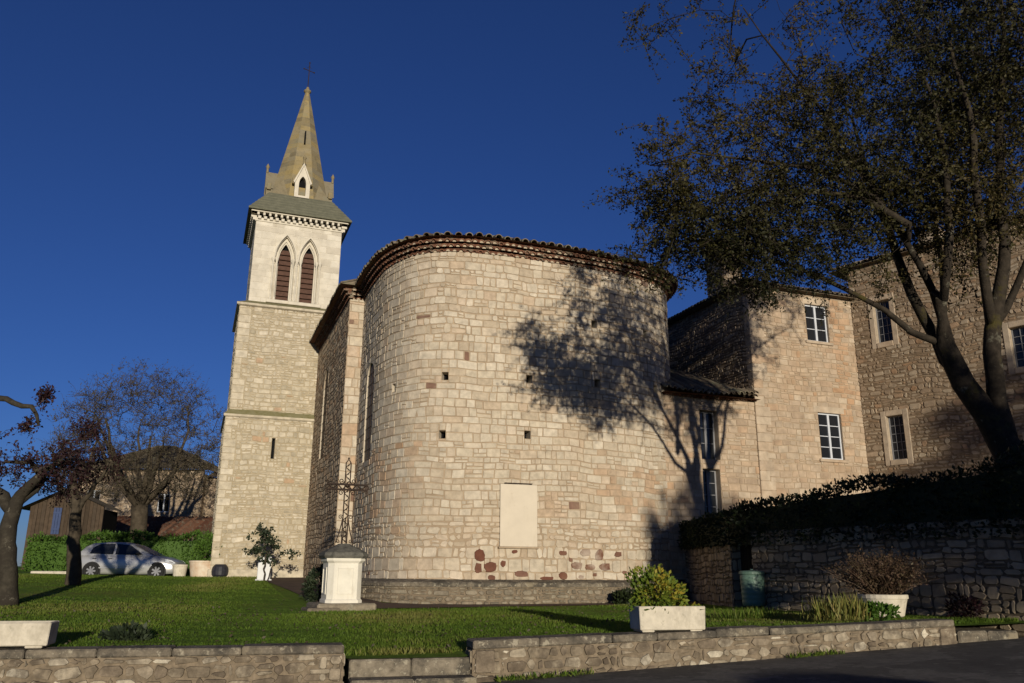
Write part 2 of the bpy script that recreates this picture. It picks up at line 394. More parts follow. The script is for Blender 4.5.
def arch_mould(mb, S, a, c, bottom, spring, apex, wd, d0, d1, mat=0, pointed=True, tone=.5, legs=True):
    """moulded band of width wd around an arch (outside it), standing from d0 to d1"""
    ins = arch_pts(a, c, spring, apex, 8, pointed); out = arch_pts(a - wd, c + wd, spring, apex + wd * 1.15, 8, pointed)
    if legs: ins = [(a, bottom)] + ins + [(c, bottom)]; out = [(a - wd, bottom)] + out + [(c + wd, bottom)]
    for i in range(len(ins) - 1):
        p, q, r, s_ = ins[i], ins[i + 1], out[i + 1], out[i]
        mb.poly([S(*p, d1), S(*q, d1), S(*r, d1), S(*s_, d1)], mat, tone)
        mb.poly([S(*p, d1), S(*q, d1), S(*q, d0), S(*p, d0)], mat, tone)
        mb.poly([S(*s_, d1), S(*r, d1), S(*r, d0), S(*s_, d0)], mat, tone)
def half_tile(mb, p, n, td, z, r, L, slope=0., mat=0, fill=None, tone=.5, th=.018, recess=.03, n_=6):
    """one canal tile: front end at p (plan), axis running back along -n, hollow side down"""
    p = Vector((*p, z)); n = Vector((*n, 0)); td = Vector((*td, 0)); zz = Vector((0, 0, 1))
    back = -n * math.cos(slope) + zz * math.sin(slope)
    o0 = []; i0 = []
    for k in range(n_ + 1):
        w = PI * k / n_; e = td * math.cos(w) + zz * math.sin(w)
        o0.append(p + e * r); i0.append(p + e * (r - th))
    vs = o0 + i0 + [q + back * L for q in o0] + [q + back * L for q in i0]; k1 = n_ + 1
    fs = []
    for k in range(n_):
        fs += [(k, k + 1, k1 + k + 1, k1 + k), (k, k + 1, 2 * k1 + k + 1, 2 * k1 + k), (k1 + k, k1 + k + 1, 3 * k1 + k + 1, 3 * k1 + k)]
    mb.mesh(vs, fs, mat, tone)
    if fill is not None: mb.poly([q + back * recess for q in i0], fill, tone)

rg = random.Random(4)
def roof_tiles(mb, e0, e1, r0, r1, n):          # strips of barrel tiles from the eave (e0-e1) to the ridge (r0-r1)
    e0, e1, r0, r1 = map(Vector, (e0, e1, r0, r1)); up_ = (r0 - e0).cross(e1 - e0).normalized()
    if up_.z < 0: up_ = -up_
    for i in range(n):
        a, b = i / n, (i + 1) / n; m_ = (a + b) / 2; tn = rg.random()
        A, B, Mm = e0.lerp(e1, a), e0.lerp(e1, b), e0.lerp(e1, m_) + up_ * .09; A2, B2, M2 = r0.lerp(r1, a), r0.lerp(r1, b), r0.lerp(r1, m_) + up_ * .09
        mb.poly([A, Mm, M2, A2], 0, tn); mb.poly([Mm, B, B2, M2], 0, tn)

# ------------------------------------------------------------------ foliage
def leaf_mesh(name, C, size, mat, parent=None, org=(0, 0, 0), loc=(0, 0, 0), seed=0, D=None, aspect=.55, var=.35, tone=None, up=0.):
    """many small rhombic leaves as one mesh; C (n,3) leaf bases, D (n,3) optional directions"""
    rs = np.random.RandomState(seed); C = np.asarray(C, float) - np.asarray(org, float); n = len(C)
    if D is None: D = rs.normal(size=(n, 3))
    D = np.asarray(D, float) + 0; D[:, 2] += up
    D /= np.linalg.norm(D, axis=1, keepdims=True) + 1e-9
    Q = rs.normal(size=(n, 3)); B = np.cross(D, Q); B /= np.linalg.norm(B, axis=1, keepdims=True) + 1e-9
    Nn = np.cross(D, B)
    L = size * (1 + var * rs.uniform(-1, 1, n))[:, None]; Wd = L * aspect * .5
    V = np.empty((n, 4, 3)); V[:, 0] = C; V[:, 1] = C + D * L * .5 + B * Wd + Nn * L * .06; V[:, 2] = C + D * L; V[:, 3] = C + D * L * .5 - B * Wd + Nn * L * .06
    me = bpy.data.meshes.new(name)
    me.vertices.add(4 * n); me.vertices.foreach_set('co', V.reshape(-1))
    me.loops.add(4 * n); me.loops.foreach_set('vertex_index', np.arange(4 * n, dtype=np.int32))
    me.polygons.add(n); me.polygons.foreach_set('loop_start', np.arange(0, 4 * n, 4, dtype=np.int32)); me.polygons.foreach_set('loop_total', np.full(n, 4, dtype=np.int32))
    at = me.attributes.new('tone', 'FLOAT', 'FACE'); at.data.foreach_set('value', (rs.uniform(0, 1, n) if tone is None else np.clip(tone, 0, 1)).astype(np.float32))
    me.materials.append(mat); me.update(calc_edges=True); me.validate()
    o = bpy.data.objects.new(name, me); COL.objects.link(o)
    if parent is not None: o.parent = parent
    else: o.location = loc
    return o
def vnoise(P, seed, sc):
    """cheap smooth value noise, about -1..1"""
    rs = np.random.RandomState(seed); out = np.zeros(len(P))
    for k in range(6):
        d = rs.normal(size=3); d /= np.linalg.norm(d); f = sc * rs.uniform(.7, 1.6)
        out += np.sin(P @ d * f + rs.uniform(0, 6.28))
    return out / 2.6
def grow(chains, attr, step=.5, sag=.35, seed=0, tip=.007, power=2.25, pull=0.):
    """skeleton: traced chains [(points, radii)], then a curved branch from the nearest node to every attractor"""
    rg = random.Random(seed); pos = []; par = []; minr = []
    for pts, rad in chains:
        pts = [Vector(p) for p in pts]
        if pos:
            pi = min(range(len(pos)), key=lambda i: (pos[i] - pts[0]).length)
        else: pi = -1
        last = pi
        for k in range(len(pts)):
            if k == 0:
                if pi >= 0 and (pos[pi] - pts[0]).length < .05: continue
                pos.append(pts[0]); par.append(last); minr.append(rad[0]); last = len(pos) - 1; continue
            a, b = pts[k - 1], pts[k]; m_ = max(1, int((b - a).length / step))
            for q in range(1, m_ + 1):
                w = q / m_; p = a.lerp(b, w) + (Vector((rg.gauss(0, 1), rg.gauss(0, 1), rg.gauss(0, 1))) * .03 if q < m_ else Vector())
                pos.append(p); par.append(last); minr.append(rad[k - 1] * (1 - w) + rad[k] * w); last = len(pos) - 1
    n0 = len(pos)
    arr = np.array([tuple(p) for p in pos]); buf = np.zeros((max(20000, n0 * 2), 3)); buf[:n0] = arr; cnt = n0
    d0 = [np.min(np.linalg.norm(arr - np.array(a), axis=1)) for a in attr]
    tips = []
    for ai in np.argsort(d0):
        a = np.array(attr[ai]); dd = np.linalg.norm(buf[:cnt] - a, axis=1) + pull * np.maximum(0, buf[:cnt, 2] - a[2] + .2)
        i = int(np.argmin(dd)); p0 = pos[i]; A = Vector(a); d = (A - p0).length
        if d < .05: tips.append((i, A)); continue
        pd = (pos[i] - pos[par[i]]).normalized() if par[i] >= 0 else Vector((0, 0, 1))
        c = p0 + pd * d * sag + (A - p0) * .25 + Vector((rg.gauss(0, 1), rg.gauss(0, 1), rg.gauss(0, 1))) * d * .06
        k = max(2, int(d / step + .5)); last = i
        for q in range(1, k + 1):
            w = q / k; p = p0 * (1 - w) ** 2 + c * 2 * w * (1 - w) + A * w * w
            if q < k: p = p + Vector((rg.gauss(0, 1), rg.gauss(0, 1), rg.gauss(0, 1))) * .035 * step / .5
            pos.append(p); par.append(last); minr.append(0.)
            if cnt >= len(buf): buf = np.concatenate([buf, np.zeros_like(buf)])
            buf[cnt] = tuple(p); cnt += 1; last = cnt - 1
        tips.append((last, A))
    n = len(pos); acc = [0.] * n; kids = [[] for _ in range(n)]; rad = [0.] * n
    for i in range(n - 1, -1, -1):
        r = max(acc[i] ** (1 / power) if acc[i] > 0 else tip, minr[i]); rad[i] = r
        if par[i] >= 0: acc[par[i]] += (acc[i] if acc[i] > 0 else tip ** power); kids[par[i]].append(i)
    return pos, par, kids, rad, tips
def skin(mb, pos, par, kids, rad, mat=0, tone=None, seed=0):
    rg = random.Random(seed); starts = [i for i in range(len(pos)) if par[i] < 0]
    stack = [([], i) for i in starts]
    while stack:
        pre, i = stack.pop(); ch = list(pre)
        while True:
            ch.append(i)
            if not kids[i]: break
            ks = sorted(kids[i], key=lambda k: -rad[k])
            for k in ks[1:]: stack.append(([('j', i, rad[k])], k))
            i = ks[0]
        pts = []; rr = []
        for c in ch:
            if isinstance(c, tuple): pts.append(pos[c[1]]); rr.append(min(rad[c[1]], c[2] * 1.15))
            else: pts.append(pos[c]); rr.append(rad[c])
        if len(pts) < 2: continue
        mx = max(rr); n_ = 12 if mx > .15 else 7 if mx > .05 else 5 if mx > .02 else 3
        mb.tube(pts, rr, n_, mat, rg.random(), 0., cap=mx > .03)
def twigs(mb, tips, rg, count=(4, 7), ln=(.3, .7), r=.006, mat=0, upb=.2):
    """short twigs round every branch tip; returns leaf bases and directions"""
    C = []; D = []
    for i, A in tips:
        for _ in range(rg.randint(*count)):
            d = Vector((rg.gauss(0, 1), rg.gauss(0, 1), rg.gauss(0, .8) + upb)).normalized(); L = rg.uniform(*ln)
            mid = A + d * L * .5 + Vector((rg.gauss(0, 1), rg.gauss(0, 1), rg.gauss(0, 1))) * L * .07
            end = A + d * L + Vector((0, 0, -.06 * L))
            mb.tube([A, mid, end], [r, r * .8, r * .45], 3, mat, rg.random(), cap=False)
            C.append((A, mid, end)); D.append(d)
    return C, D
def leaves_on(tw, per, seed, spread=.06):
    rs = np.random.RandomState(seed); P = []
    T = np.array([[tuple(a), tuple(b), tuple(c)] for a, b, c in tw])
    w = rs.uniform(.15, 1.05, (len(T), per))[:, :, None]
    A, B, Cc = T[:, None, 0], T[:, None, 1], T[:, None, 2]
    X = A * (1 - w) ** 2 + B * 2 * w * (1 - w) + Cc * w * w + rs.normal(size=(len(T), per, 3)) * spread
    return X.reshape(-1, 3)
def ellipsoid_points(n, c, r, rs, shell=.35, zmin=-1e9):
    out = []
    while len(out) < n:
        p = rs.normal(size=3); p /= np.linalg.norm(p); p *= (shell + (1 - shell) * rs.uniform()) ** .6
        q = np.array(c) + p * np.array(r)
        if q[2] > zmin: out.append(q)
    return np.array(out)
def bush(name, mat, c, r, n, size, parent=None, org=(0, 0, 0), loc=(0, 0, 0), seed=0, flat=.0, lump=.3, up=.3):
    """rounded mass of leaves with an uneven surface"""
    rs = np.random.RandomState(seed); d = rs.normal(size=(n, 3)); d /= np.linalg.norm(d, axis=1, keepdims=True)
    rad = .55 + .45 * rs.uniform(0, 1, n) ** .5
    lm = 1 + lump * vnoise(d * 3, seed + 5, 1.3)
    P = d * (rad * lm)[:, None] * np.array(r) + np.array(c)
    k = P[:, 2] > c[2] - r[2] * .95
    tn = .5 + .3 * vnoise(P, seed + 9, 5. / max(r)) + rs.uniform(-.3, .3, n)
    return leaf_mesh(name, P[k], size, mat, parent, org, loc, seed + 1, D=d[k] + rs.normal(size=(k.sum(), 3)) * .6, tone=tn[k], up=up)

# ------------------------------------------------------------------ ground
def t_front(s): return 11.93 + .105 * (2.05 - s)
def z_road(s): return -.09 + .05 * max(-8., min(16., s))
def z_lawn(s, t):
    z = float(np.interp(t, [11, 12, 22, 33, 37, 60, 400], [.57, .58, .68, 1.2, 1.3, 1.6, 1.8]))
    if s > 3.8 and t < 24: z += .0246 * (min(s, 14) - 3.8) * max(0, 1 - max(0, t - 12) / 12)
    if 1.6 < s < 4.3 and t < 14.5:
        k = min(1, (s - 1.6) / .45, (4.3 - s) / .45); k = max(0, k) * max(0, min(1, (14.5 - t) / 2.0)); z = z * (1 - k) + (.43) * k
    if s < 0 and t > 14: z += .012 * min(12, -s) * min(1, (t - 14) / 6)
    return z
def sheet(name, ss, ts, zf, mat, kind='structure', dz=0.):
    mb = MB()
    for i in range(len(ss) - 1):
        for j in range(len(ts) - 1):
            q = [(ss[i], ts[j]), (ss[i + 1], ts[j]), (ss[i + 1], ts[j + 1]), (ss[i], ts[j + 1])]
            mb.poly([(*W(a, b)[:2], zf(a, b) + dz) for a, b in q])
    return tag(mb.build(name, mat, smooth=True), None, None, kind=kind)
fr = lambda a, b, n: [a + (b - a) * i / n for i in range(n + 1)]
mb = MB(); mb.poly([(-4000, -4000, -1.2), (4000, -4000, -1.2), (4000, 4000, -1.2), (-4000, 4000, -1.2)])
tag(mb.build('ground', M['lawn']), None, None, kind='structure')
mb = MB(); ss = fr(-80, -8, 8)[:-1] + fr(-8, 16, 24) + fr(16, 90, 8)[1:]
for i in range(len(ss) - 1):
    a, b = ss[i], ss[i + 1]
    for t0, t1 in ((-90, -20), (-20, 0), (0, 8), (8, None)):
        f = lambda s: t_front(max(-12, s)) + .2
        q = [(a, t0), (b, t0), (b, f(b) if t1 is None else t1), (a, f(a) if t1 is None else t1)]
        mb.poly([(*W(s, t)[:2], z_road(s)) for s, t in q])
tag(mb.build('road', M['asphalt'], smooth=True), None, None, kind='structure')
mb = MB(); ss = fr(-90, -12, 10)[:-1] + fr(-12, 1, 13)[:-1] + fr(1, 5, 16)[:-1] + fr(5, 24, 19)
for i in range(len(ss) - 1):
    for j in range(40):
        def tt(s, j): f = t_front(max(-12, s)) + .2; return f + (82 - f) * (j / 40) ** 2.
        q = [(ss[i], tt(ss[i], j)), (ss[i + 1], tt(ss[i + 1], j)), (ss[i + 1], tt(ss[i + 1], j + 1)), (ss[i], tt(ss[i], j + 1))]
        mb.poly([(*W(s, t)[:2], z_lawn(s, t)) for s, t in q])
tag(mb.build('lawn', M['lawn'], smooth=True), None, None, kind='structure')
# earth path: along the foot of the apse, then along the nave to the tower
def path_sheet(name, poly_rows, mat):
    mb = MB()
    for (a0, a1), (b0, b1) in zip(poly_rows[:-1], poly_rows[1:]):
        for k in range(6):
            p = lambda q0, q1, w: (q0[0] + (q1[0] - q0[0]) * w, q0[1] + (q1[1] - q0[1]) * w)
            q = [p(a0, a1, k / 6), p(a0, a1, (k + 1) / 6), p(b0, b1, (k + 1) / 6), p(b0, b1, k / 6)]
            mb.poly([(*W(s, t)[:2], z_lawn(s, t) + .02) for s, t in q])
    tag(mb.build(name, mat, smooth=True), None, None, kind='structure')
path_sheet('path', [((16.6, 24.6), (13.2, 20.6)), ((14.6, 22.9), (12.2, 20.9)), ((12.5, 22.7), (11.2, 21.55)), ((9, 22.6), (9, 21.62)), ((6, 22.8), (5.8, 21.5)), ((5.0, 23.4), (3.9, 21.4)), ((4.7, 25.5), (3.2, 24.0)), ((4.6, 29), (3.0, 28)), ((4.5, 33), (2.6, 33.2)), ((4.5, 36.8), (2.0, 36.3))], M['path'])

# ------------------------------------------------------------------ low street walls, steps, kerb
def low_wall(name, label, P0, P1, z0, z1, th, hgt0, hgt1, seed, endstone=()):
    """rubble wall from P0 to P1 (plan s,t), top z0..z1; dark coping slabs with their joints"""
    a = W(*P0); b = W(*P1); L = (b - a).length; ang = math.atan2((b - a).y, (b - a).x)
    mb = MB(); cp = .115
    zt = lambda u: z0 + (z1 - z0) * u / L
    hh = max(hgt0, hgt1)
    def S(u, v, d=0.):          # v measured up from the foot
        base = zt(u) - cp - hh
        return Vector((u, -d, base + v * 1.0))
    wall(mb, S, L, hh, (), .5, 1)
    def tf(u, v, t): return t
    stones(mb, S, L, hh, (.06, .17), (.08, .36), .016, .018, .026, .045, seed=seed, bev=.012, split=.3)
    for u0 in endstone:
        stones(mb, lambda u, v, d=0.: S(u0 + u, v, d + .012), .33, hh, (.25, .4), (.3, .4), .02, .02, .01, .04, seed=seed + 9, bev=.02)
    # ends, back
    for ue, sg in ((0, -1), (L, 1)):
        Se = lambda u, v, d=0., ue=ue, sg=sg: Vector((ue + sg * d, u if sg > 0 else th - u, zt(ue) - cp - hh + v))
        wall(mb, Se, th, hh, (), None, 1)
        stones(mb, Se, th, hh, (.12, .25), (.2, .4), .025, .02, .015, .03, seed=seed + 3, bev=.02)
    mb.poly([(0, th, zt(0) - cp - hh), (L, th, zt(L) - cp - hh), (L, th, zt(L) - cp), (0, th, zt(0) - cp)], 1)
    rg = random.Random(seed + 5); u = 0.
    while u < L - .05:
        l = rg.uniform(.7, 1.25)
        if L - u - l < .5: l = L - u
        dz = rg.uniform(-.016, .012); fd = rg.uniform(.0, .035)
        c0, c1 = u + .004, u + l - .004
        xf = lambda x, y, z: Vector((x, y, zt(x) + z))
        mb.bbox((c0, -fd, -cp + .002), (c1, th + .03, dz), .018, 2, rg.random(), 0., xf)
        u += l
    o = mb.build(name, [M['lowwall'], M['lw_mortar'], M['coping']], org=(0, 0, 0), loc=(a.x, a.y, 0), rotz=ang)
    return tag(o, label, 'low wall')
low_wall('stone_wall', 'low rubble street wall under the empty white trough, left of the steps', (-7.0, 12.89), (2.05, 11.93), .63, .63, .42, .62, .62, 11, (8.76,))
low_wall('stone_wall', 'long low rubble street wall right of the steps, under the planted trough', (3.83, 11.80), (11.97, 10.96), .65, .89, .42, .62, .62, 12, (.02, 7.82))
mb = MB(); rg = random.Random(4)
def step(mb, s0, s1, t0, t1, z0, z1, n, seed):
    rg = random.Random(seed); u = s0
    ln_ = (s1 - s0) / n
    for i in range(n):
        mb.bbox((u + .004, t0, z0), (u + ln_ - .004, t1, z1 + rg.uniform(-.006, .006)), .022, 0, rg.random()); u += ln_
stp = MB(); step(stp, 2.08, 3.80, 12.02, 12.46, .05, .425, 2, 3); step(stp, 2.08, 3.80, 11.62, 12.016, -.1, .20, 2, 5)
o = stp.build('stone_step', [M['coping']], org=(2.9, 11.9, 0), loc=W(2.95, 11.87, 0), rotz=R(14.4))
tag(o, 'two worn stone steps up to the lawn between the low walls', 'steps')
stp = MB(); rg = random.Random(8)
for s0, s1 in ((12.80, 13.4), (13.408, 14.02)):
    stp.bbox((s0, 11.88, .35), (s1, 12.75, .70 - (s0 - 12.8) * .01), .03, 0, rg.random())
o = stp.build('kerb_stone', [M['coping']], org=(12.8, 11.88, .4), loc=(7.46, 14.50, .4), rotz=R(14.4))
tag(o, 'broad low kerb slab at the right end of the street wall', 'kerb')

# ------------------------------------------------------------------ church
CH = (10., 28., .6)
church = thing('church', 'pale stone church with rounded apse and pointed bell tower', 'church', W(*CH), ROT)
def cpart(mb, name, mats, parent=None, smooth=False): return mb.build(name, mats, parent or church, org=CH, smooth=smooth)
ctrl = [(5.02, 31.0), (5.0, 29.5), (4.97, 28.), (4.98, 26.7), (5.12, 25.3), (5.62, 24.0), (6.5, 23.3), (7.6, 23.03), (9., 22.97), (10.5, 23.0), (12, 23.1), (13.3, 23.36), (14.4, 23.85), (15.2, 24.75), (15.62, 26.), (15.75, 27.5), (15.8, 29.), (15.8, 31.)]
def catmull(P, n=12):
    out = []
    for i in range(len(P) - 1):
        p0, p1, p2, p3 = P[max(0, i - 1)], P[i], P[i + 1], P[min(len(P) - 1, i + 2)]
        for k in range(n):
            w = k / n
            out.append(tuple(.5 * ((2 * p1[j]) + (-p0[j] + p2[j]) * w + (2 * p0[j] - 5 * p1[j] + 4 * p2[j] - p3[j]) * w * w + (-p0[j] + 3 * p1[j] - 3 * p2[j] + p3[j]) * w ** 3) for j in (0, 1)))
    return out + [P[-1]]
fine = catmull(ctrl); cum = [0.]
for p, q in zip(fine[:-1], fine[1:]): cum.append(cum[-1] + math.hypot(q[0] - p[0], q[1] - p[1]))
AL = cum[-1]; fx = [p[0] for p in fine]; fy = [p[1] for p in fine]
def apse(u):
    x = float(np.interp(u, cum, fx)); y = float(np.interp(u, cum, fy)); e = .06
    dx = float(np.interp(u + e, cum, fx) - np.interp(u - e, cum, fx)); dy = float(np.interp(u + e, cum, fy) - np.interp(u - e, cum, fy))
    l = math.hypot(dx, dy) or 1.; return (x, y), (dy / l, -dx / l), (dx / l, dy / l)
def u_at(s, t=None):            # arclength of the front point with this s (or of the left side with this t)
    us = np.linspace(0, AL, 2000); xs = np.interp(us, cum, fx); ys = np.interp(us, cum, fy)
    return float(us[np.argmin((xs - s) ** 2 + (0 if t is None else (ys - t) ** 2) + (ys > 27) * (9 if t is None else 0))])
AZ0, AH = .62, 10.62            # foot and height of the apse wall
def SA(u, v, d=0.):
    p, n, _ = apse(u); return Vector((p[0] + n[0] * d, p[1] + n[1] * d, AZ0 + v))
holes = []
for s, z in ((6.54, 7.24), (9.13, 7.31), (5.30, 7.05), (6.5, 5.48), (9.07, 5.58), (11.42, 9.34), (13.51, 9.33), (11.49, 7.39), (13.9, 7.5)):
    u = u_at(s); w_ = .10 if s > 5 else .07; holes.append((u - w_, z - AZ0 - .12, u + w_, z - AZ0 + .12, .35))
uw0, uw1 = u_at(4.98, 27.45), u_at(4.98, 26.35)
win = (uw0, 5.05 - AZ0, uw1, 8.35 - AZ0, .10)
def apse_kind(u, v, rg):
    (s, t), _, _ = apse(u); z = AZ0 + v
    if 4.9 < s < 8.3 and 1.35 < z < 3.2 and t < 24: return rg.uniform(0, .12)
    if 11.4 < s < 14.5 and 3.1 < z < 4.9 and rg.random() < .55: return rg.uniform(.25, .55)
    if s < 5.9 and 2.6 < z < 5.3 and rg.random() < .45: return rg.uniform(.3, .6)
    if 8.9 < s < 10.4 and 3.2 < z < 3.9 and rg.random() < .4: return .3
    return rg.uniform(.08, .28) if rg.random() < .08 else (.8 if rg.random() < .004 else 0.)
mb = MB(); allh = holes + [win]
wall(mb, SA, AL, AH, allh, .2, 1, 2)
hr = [h[:4] for h in allh]
zs = 1.35
stones(mb, SA, AL, zs, (.2, .3), (.2, .5), .012, .014, .02, .03, hr, apse_kind, 20, bev=.012)
stones(mb, SA, AL, 2.35, (.15, .34), (.14, .50), .016, .016, .03, .04, hr, apse_kind, 25, bev=.014, v_start=zs)
stones(mb, SA, AL, 5.2, (.15, .29), (.18, .56), .010, .012, .012, .016, hr, apse_kind, 21, v_start=2.35)
stones(mb, SA, AL, 7.7, (.18, .29), (.22, .60), .010, .012, .010, .016, hr, apse_kind, 22, v_start=5.2)
stones(mb, SA, AL, AH, (.14, .30), (.16, .56), .012, .014, .018, .028, hr, apse_kind, 23, v_start=7.7)
# weathered ironstones let into the foot of the wall
rg = random.Random(17)
for s_i, z_i, w_i, h_i in ((7.62, 2.05, .34, .36), (7.60, 1.70, .22, .30), (7.95, 1.73, .38, .30), (8.33, 1.82, .18, .2), (8.68, 2.16, .2, .12), (8.88, 1.55, .46, .2), (8.0, 1.44, .26, .15), (9.68, 1.42, .5, .12), (10.2, 2.14, .30, .15), (10.66, 1.78, .40, .24), (10.45, 1.95, .15, .12), (10.94, 2.16, .38, .22), (11.42, 2.10, .32, .34), (11.1, 1.75, .38, .18), (11.6, 1.76, .42, .24), (12.08, 2.13, .30, .17), (10.2, 1.50, .32, .24), (11.25, 1.53, .16, .12), (10.8, 1.46, .2, .14), (12.3, 1.6, .2, .12)):
    uc = u_at(s_i); n_i = 9; e_ = []
    for k in range(n_i):
        a_ = 2 * PI * k / n_i + rg.uniform(-.15, .15); q_ = rg.uniform(.85, 1.1)
        cx_, sy_ = math.cos(a_), math.sin(a_); f_ = 1 / max(abs(cx_), abs(sy_)) ** .55
        e_.append((uc + .5 * w_i * cx_ * q_ * f_, z_i - AZ0 + .5 * h_i * sy_ * q_ * f_))
    mb.mesh([SA(x, y, -.01) for x, y in e_] + [SA(uc + (x - uc) * .88, z_i - AZ0 + (y - z_i + AZ0) * .86, .026) for x, y in e_], [tuple(range(n_i, 2 * n_i))] + [(k, (k + 1) % n_i, n_i + (k + 1) % n_i, n_i + k) for k in range(n_i)], 0, rg.random(), rg.uniform(.86, 1.))
spandrel(mb, SA, uw0, uw1, 7.75 - AZ0, 8.35 - AZ0, 8.33 - AZ0, .012, 0, False)
cpart(mb, 'apse_wall', [M['ashlar'], M['mortar'], M['dark']])
# apse window: a leaded light deep in its reveal
def side_window(name, S, u0, u1, v0, v1, spring, dep, n=6):
    mb = MB(); fwid = .05
    mb.poly([S(u0, v0, -dep + .06), S(u1, v0, -dep + .06), S(u1, v1, -dep + .06), S(u0, v1, -dep + .06)], 0)
    w = cpart(mb, name, [M['oldglass']])
    bars = MB()
    k = int((v1 - v0) / .35)
    for i in range(1, k):
        v = v0 + (v1 - v0) * i / k; bars.tube([S(u0, v, -dep + .075), S(u1, v, -dep + .075)], .010, 4)
    for f in (.33, .66): u = u0 + (u1 - u0) * f; bars.tube([S(u, v0, -dep + .072), S(u, v1, -dep + .072)], .012, 4)
    cpart(bars, 'window_bars', [M['iron']], w)
    return w
side_window('window', SA, uw0, uw1, 5.05 - AZ0, 8.35 - AZ0, 7.7, .10)
# stone bench round the foot of the apse
mb = MB(); us = [u_at(4.98, 26.6) + (AL - 2.5 - u_at(4.98, 26.6)) * i / 90 for i in range(91)]
u0l, u1l = u_at(5.0, 26.4), u_at(14.6, 24.0) + 1.2
SL = lambda u, v, d=0.: SA(u0l + u, v - .35, d + .50)
wall(mb, SL, u1l - u0l, .92, (), .2, 1)
stones(mb, SL, u1l - u0l, .92, (.07, .17), (.10, .42), .018, .026, .02, .045, seed=31, bev=.02, split=.25)
rg = random.Random(3); u = u0l
while u < u1l - .2:
    l = min(rg.uniform(.6, 1.1), u1l - u); mid = []
    for k in range(4):
        ua, ub = u + .004 + (l - .008) * k / 4, u + .004 + (l - .008) * (k + 1) / 4
        q = lambda d, v: (SA(ua, v, d), SA(ub, v, d))
        (a0, b0), (a1, b1), (a2, b2), (a3, b3) = q(.545, .575), q(.545, .655), q(.51, .69), q(-.02, .77)
        tn = rg.random() if k == 0 else tn
        for A_, B_, C_, D_ in ((a0, b0, b1, a1), (a1, b1, b2, a2), (a2, b2, b3, a3)): mb.poly([A_, B_, C_, D_], 2, tn)
        if k in (0, 3):
            e = 'a' if k == 0 else 'b'; mb.poly([a0, a1, a2, a3] if k == 0 else [b0, b1, b2, b3], 2, tn)
    u += l
cpart(mb, 'plinth', [M['ledge'], M['lw_mortar'], M['coping']])
# génoise: three rows of tile ends, then the edge of the roof tiles
mb = MB(); rg = random.Random(6)
for k in range(3):
    zb = AZ0 + AH - .02 + k * .135; dd = .07 + .10 * k; nn = int(AL / .2)
    for i in range(nn):
        u = (i + .5 * (k % 2) + .25) * AL / nn; p, n, td = apse(u)
        half_tile(mb, (p[0] + n[0] * dd, p[1] + n[1] * dd), n, td, zb + rg.uniform(-.012, .012), .094, dd + .1, 0, 0, 1, rg.random(), .03, rg.uniform(.015, .09))
    for i in range(nn):
        ua, ub = AL * i / nn, AL * (i + 1) / nn
        mb.poly([SA(ua, zb - AZ0 + .095, -.05), SA(ub, zb - AZ0 + .095, -.05), SA(ub, zb - AZ0 + .095, dd - .06), SA(ua, zb - AZ0 + .095, dd - .06)], 0, .1)
        mb.poly([SA(ua, zb - AZ0 + .0, dd - .07), SA(ub, zb - AZ0 + .0, dd - .07), SA(ub, zb - AZ0 + .13, dd - .07), SA(ua, zb - AZ0 + .13, dd - .07)], 0, .1)
cpart(mb, 'cornice_tiles', [M['tile'], M['pale_mortar']])
mb = MB(); zb = AZ0 + AH + .40; nn = int(AL / .29); sl_ = R(16)
apex = lambda u: Vector((10.35, max(27.5, min(31, float(apse(u)[0][1]))), 0))
for i in range(nn):
    u = (i + .5) * AL / nn; p, n, td = apse(u); dd = .44 + rg.uniform(-.02, .03)
    half_tile(mb, (p[0] + n[0] * dd, p[1] + n[1] * dd), n, td, zb - .02 + rg.uniform(-.02, .02), .118, .95, sl_, 0, None, rg.random(), .024)
    half_tile(mb, (p[0] + n[0] * (dd - .5), p[1] + n[1] * (dd - .5)), n, td, zb + .15 + rg.uniform(-.02, .02), .112, .9, sl_, 0, None, rg.random(), .024)
for i in range(nn * 2):
    ua, ub = AL * i / nn / 2, AL * (i + 1) / nn / 2
    a, b = SA(ua, 0, .40), SA(ub, 0, .40); a.z = b.z = zb
    ca, cb = apex(ua), apex(ub); ca.z = cb.z = zb + 1.55
    mb.poly([a, b, cb, ca], 0, rg.random())
    a2, b2 = SA(ua, 0, -.1), SA(ub, 0, -.1); a2.z = b2.z = zb - .012
    a3, b3 = a.copy(), b.copy(); a3.z = b3.z = zb - .012; mb.poly([a3, b3, b2, a2], 1, .2)
cpart(mb, 'apse_roof', [M['tile_old'], M['tile']])

# nave: east return beside the apse, north wall up to the tower, its window, roof and eave
NS, NT = 4.45, 29.0
mb = MB()
SE_ = plane_S((NS, NT, .62), (1, 0), (0, -1))
wall(mb, SE_, .62, 10.6, (), None, 1)
def quoin_kind(u, v, rg): return rg.uniform(.25, .55) if rg.random() < .25 else (.75 if rg.random() < .03 else 0.)
stones(mb, SE_, .62, 10.6, (.28, .42), (.30, .62), .012, .014, .006, 0, kindfn=quoin_kind, seed=41)
SN = plane_S((NS, 50., .62), (0, -1), (-1, 0)); NL = 50 - NT
nw = (50 - 34.55, 6.0 - .62, 50 - 33.35, 9.65 - .62, .10)
wall(mb, SN, NL, 10.6, [nw], None, 3, 2)
stones(mb, SN, NL, 10.6, (.13, .26), (.16, .5), .02, .008, .018, .03, [nw[:4]], lambda u, v, rg: rg.uniform(.2, .5) if rg.random() < .12 else 0., 42, mat=4, bev=.014)
spandrel(mb, SN, nw[0], nw[2], 8.95 - .62, 9.65 - .62, 9.62 - .62, .012, 4, False)
mb.poly([(5.1, 29.02, .6), (5.1, 29.02, 11.2), (15.5, 29.02, 11.2), (15.5, 29.02, .6)], 1)
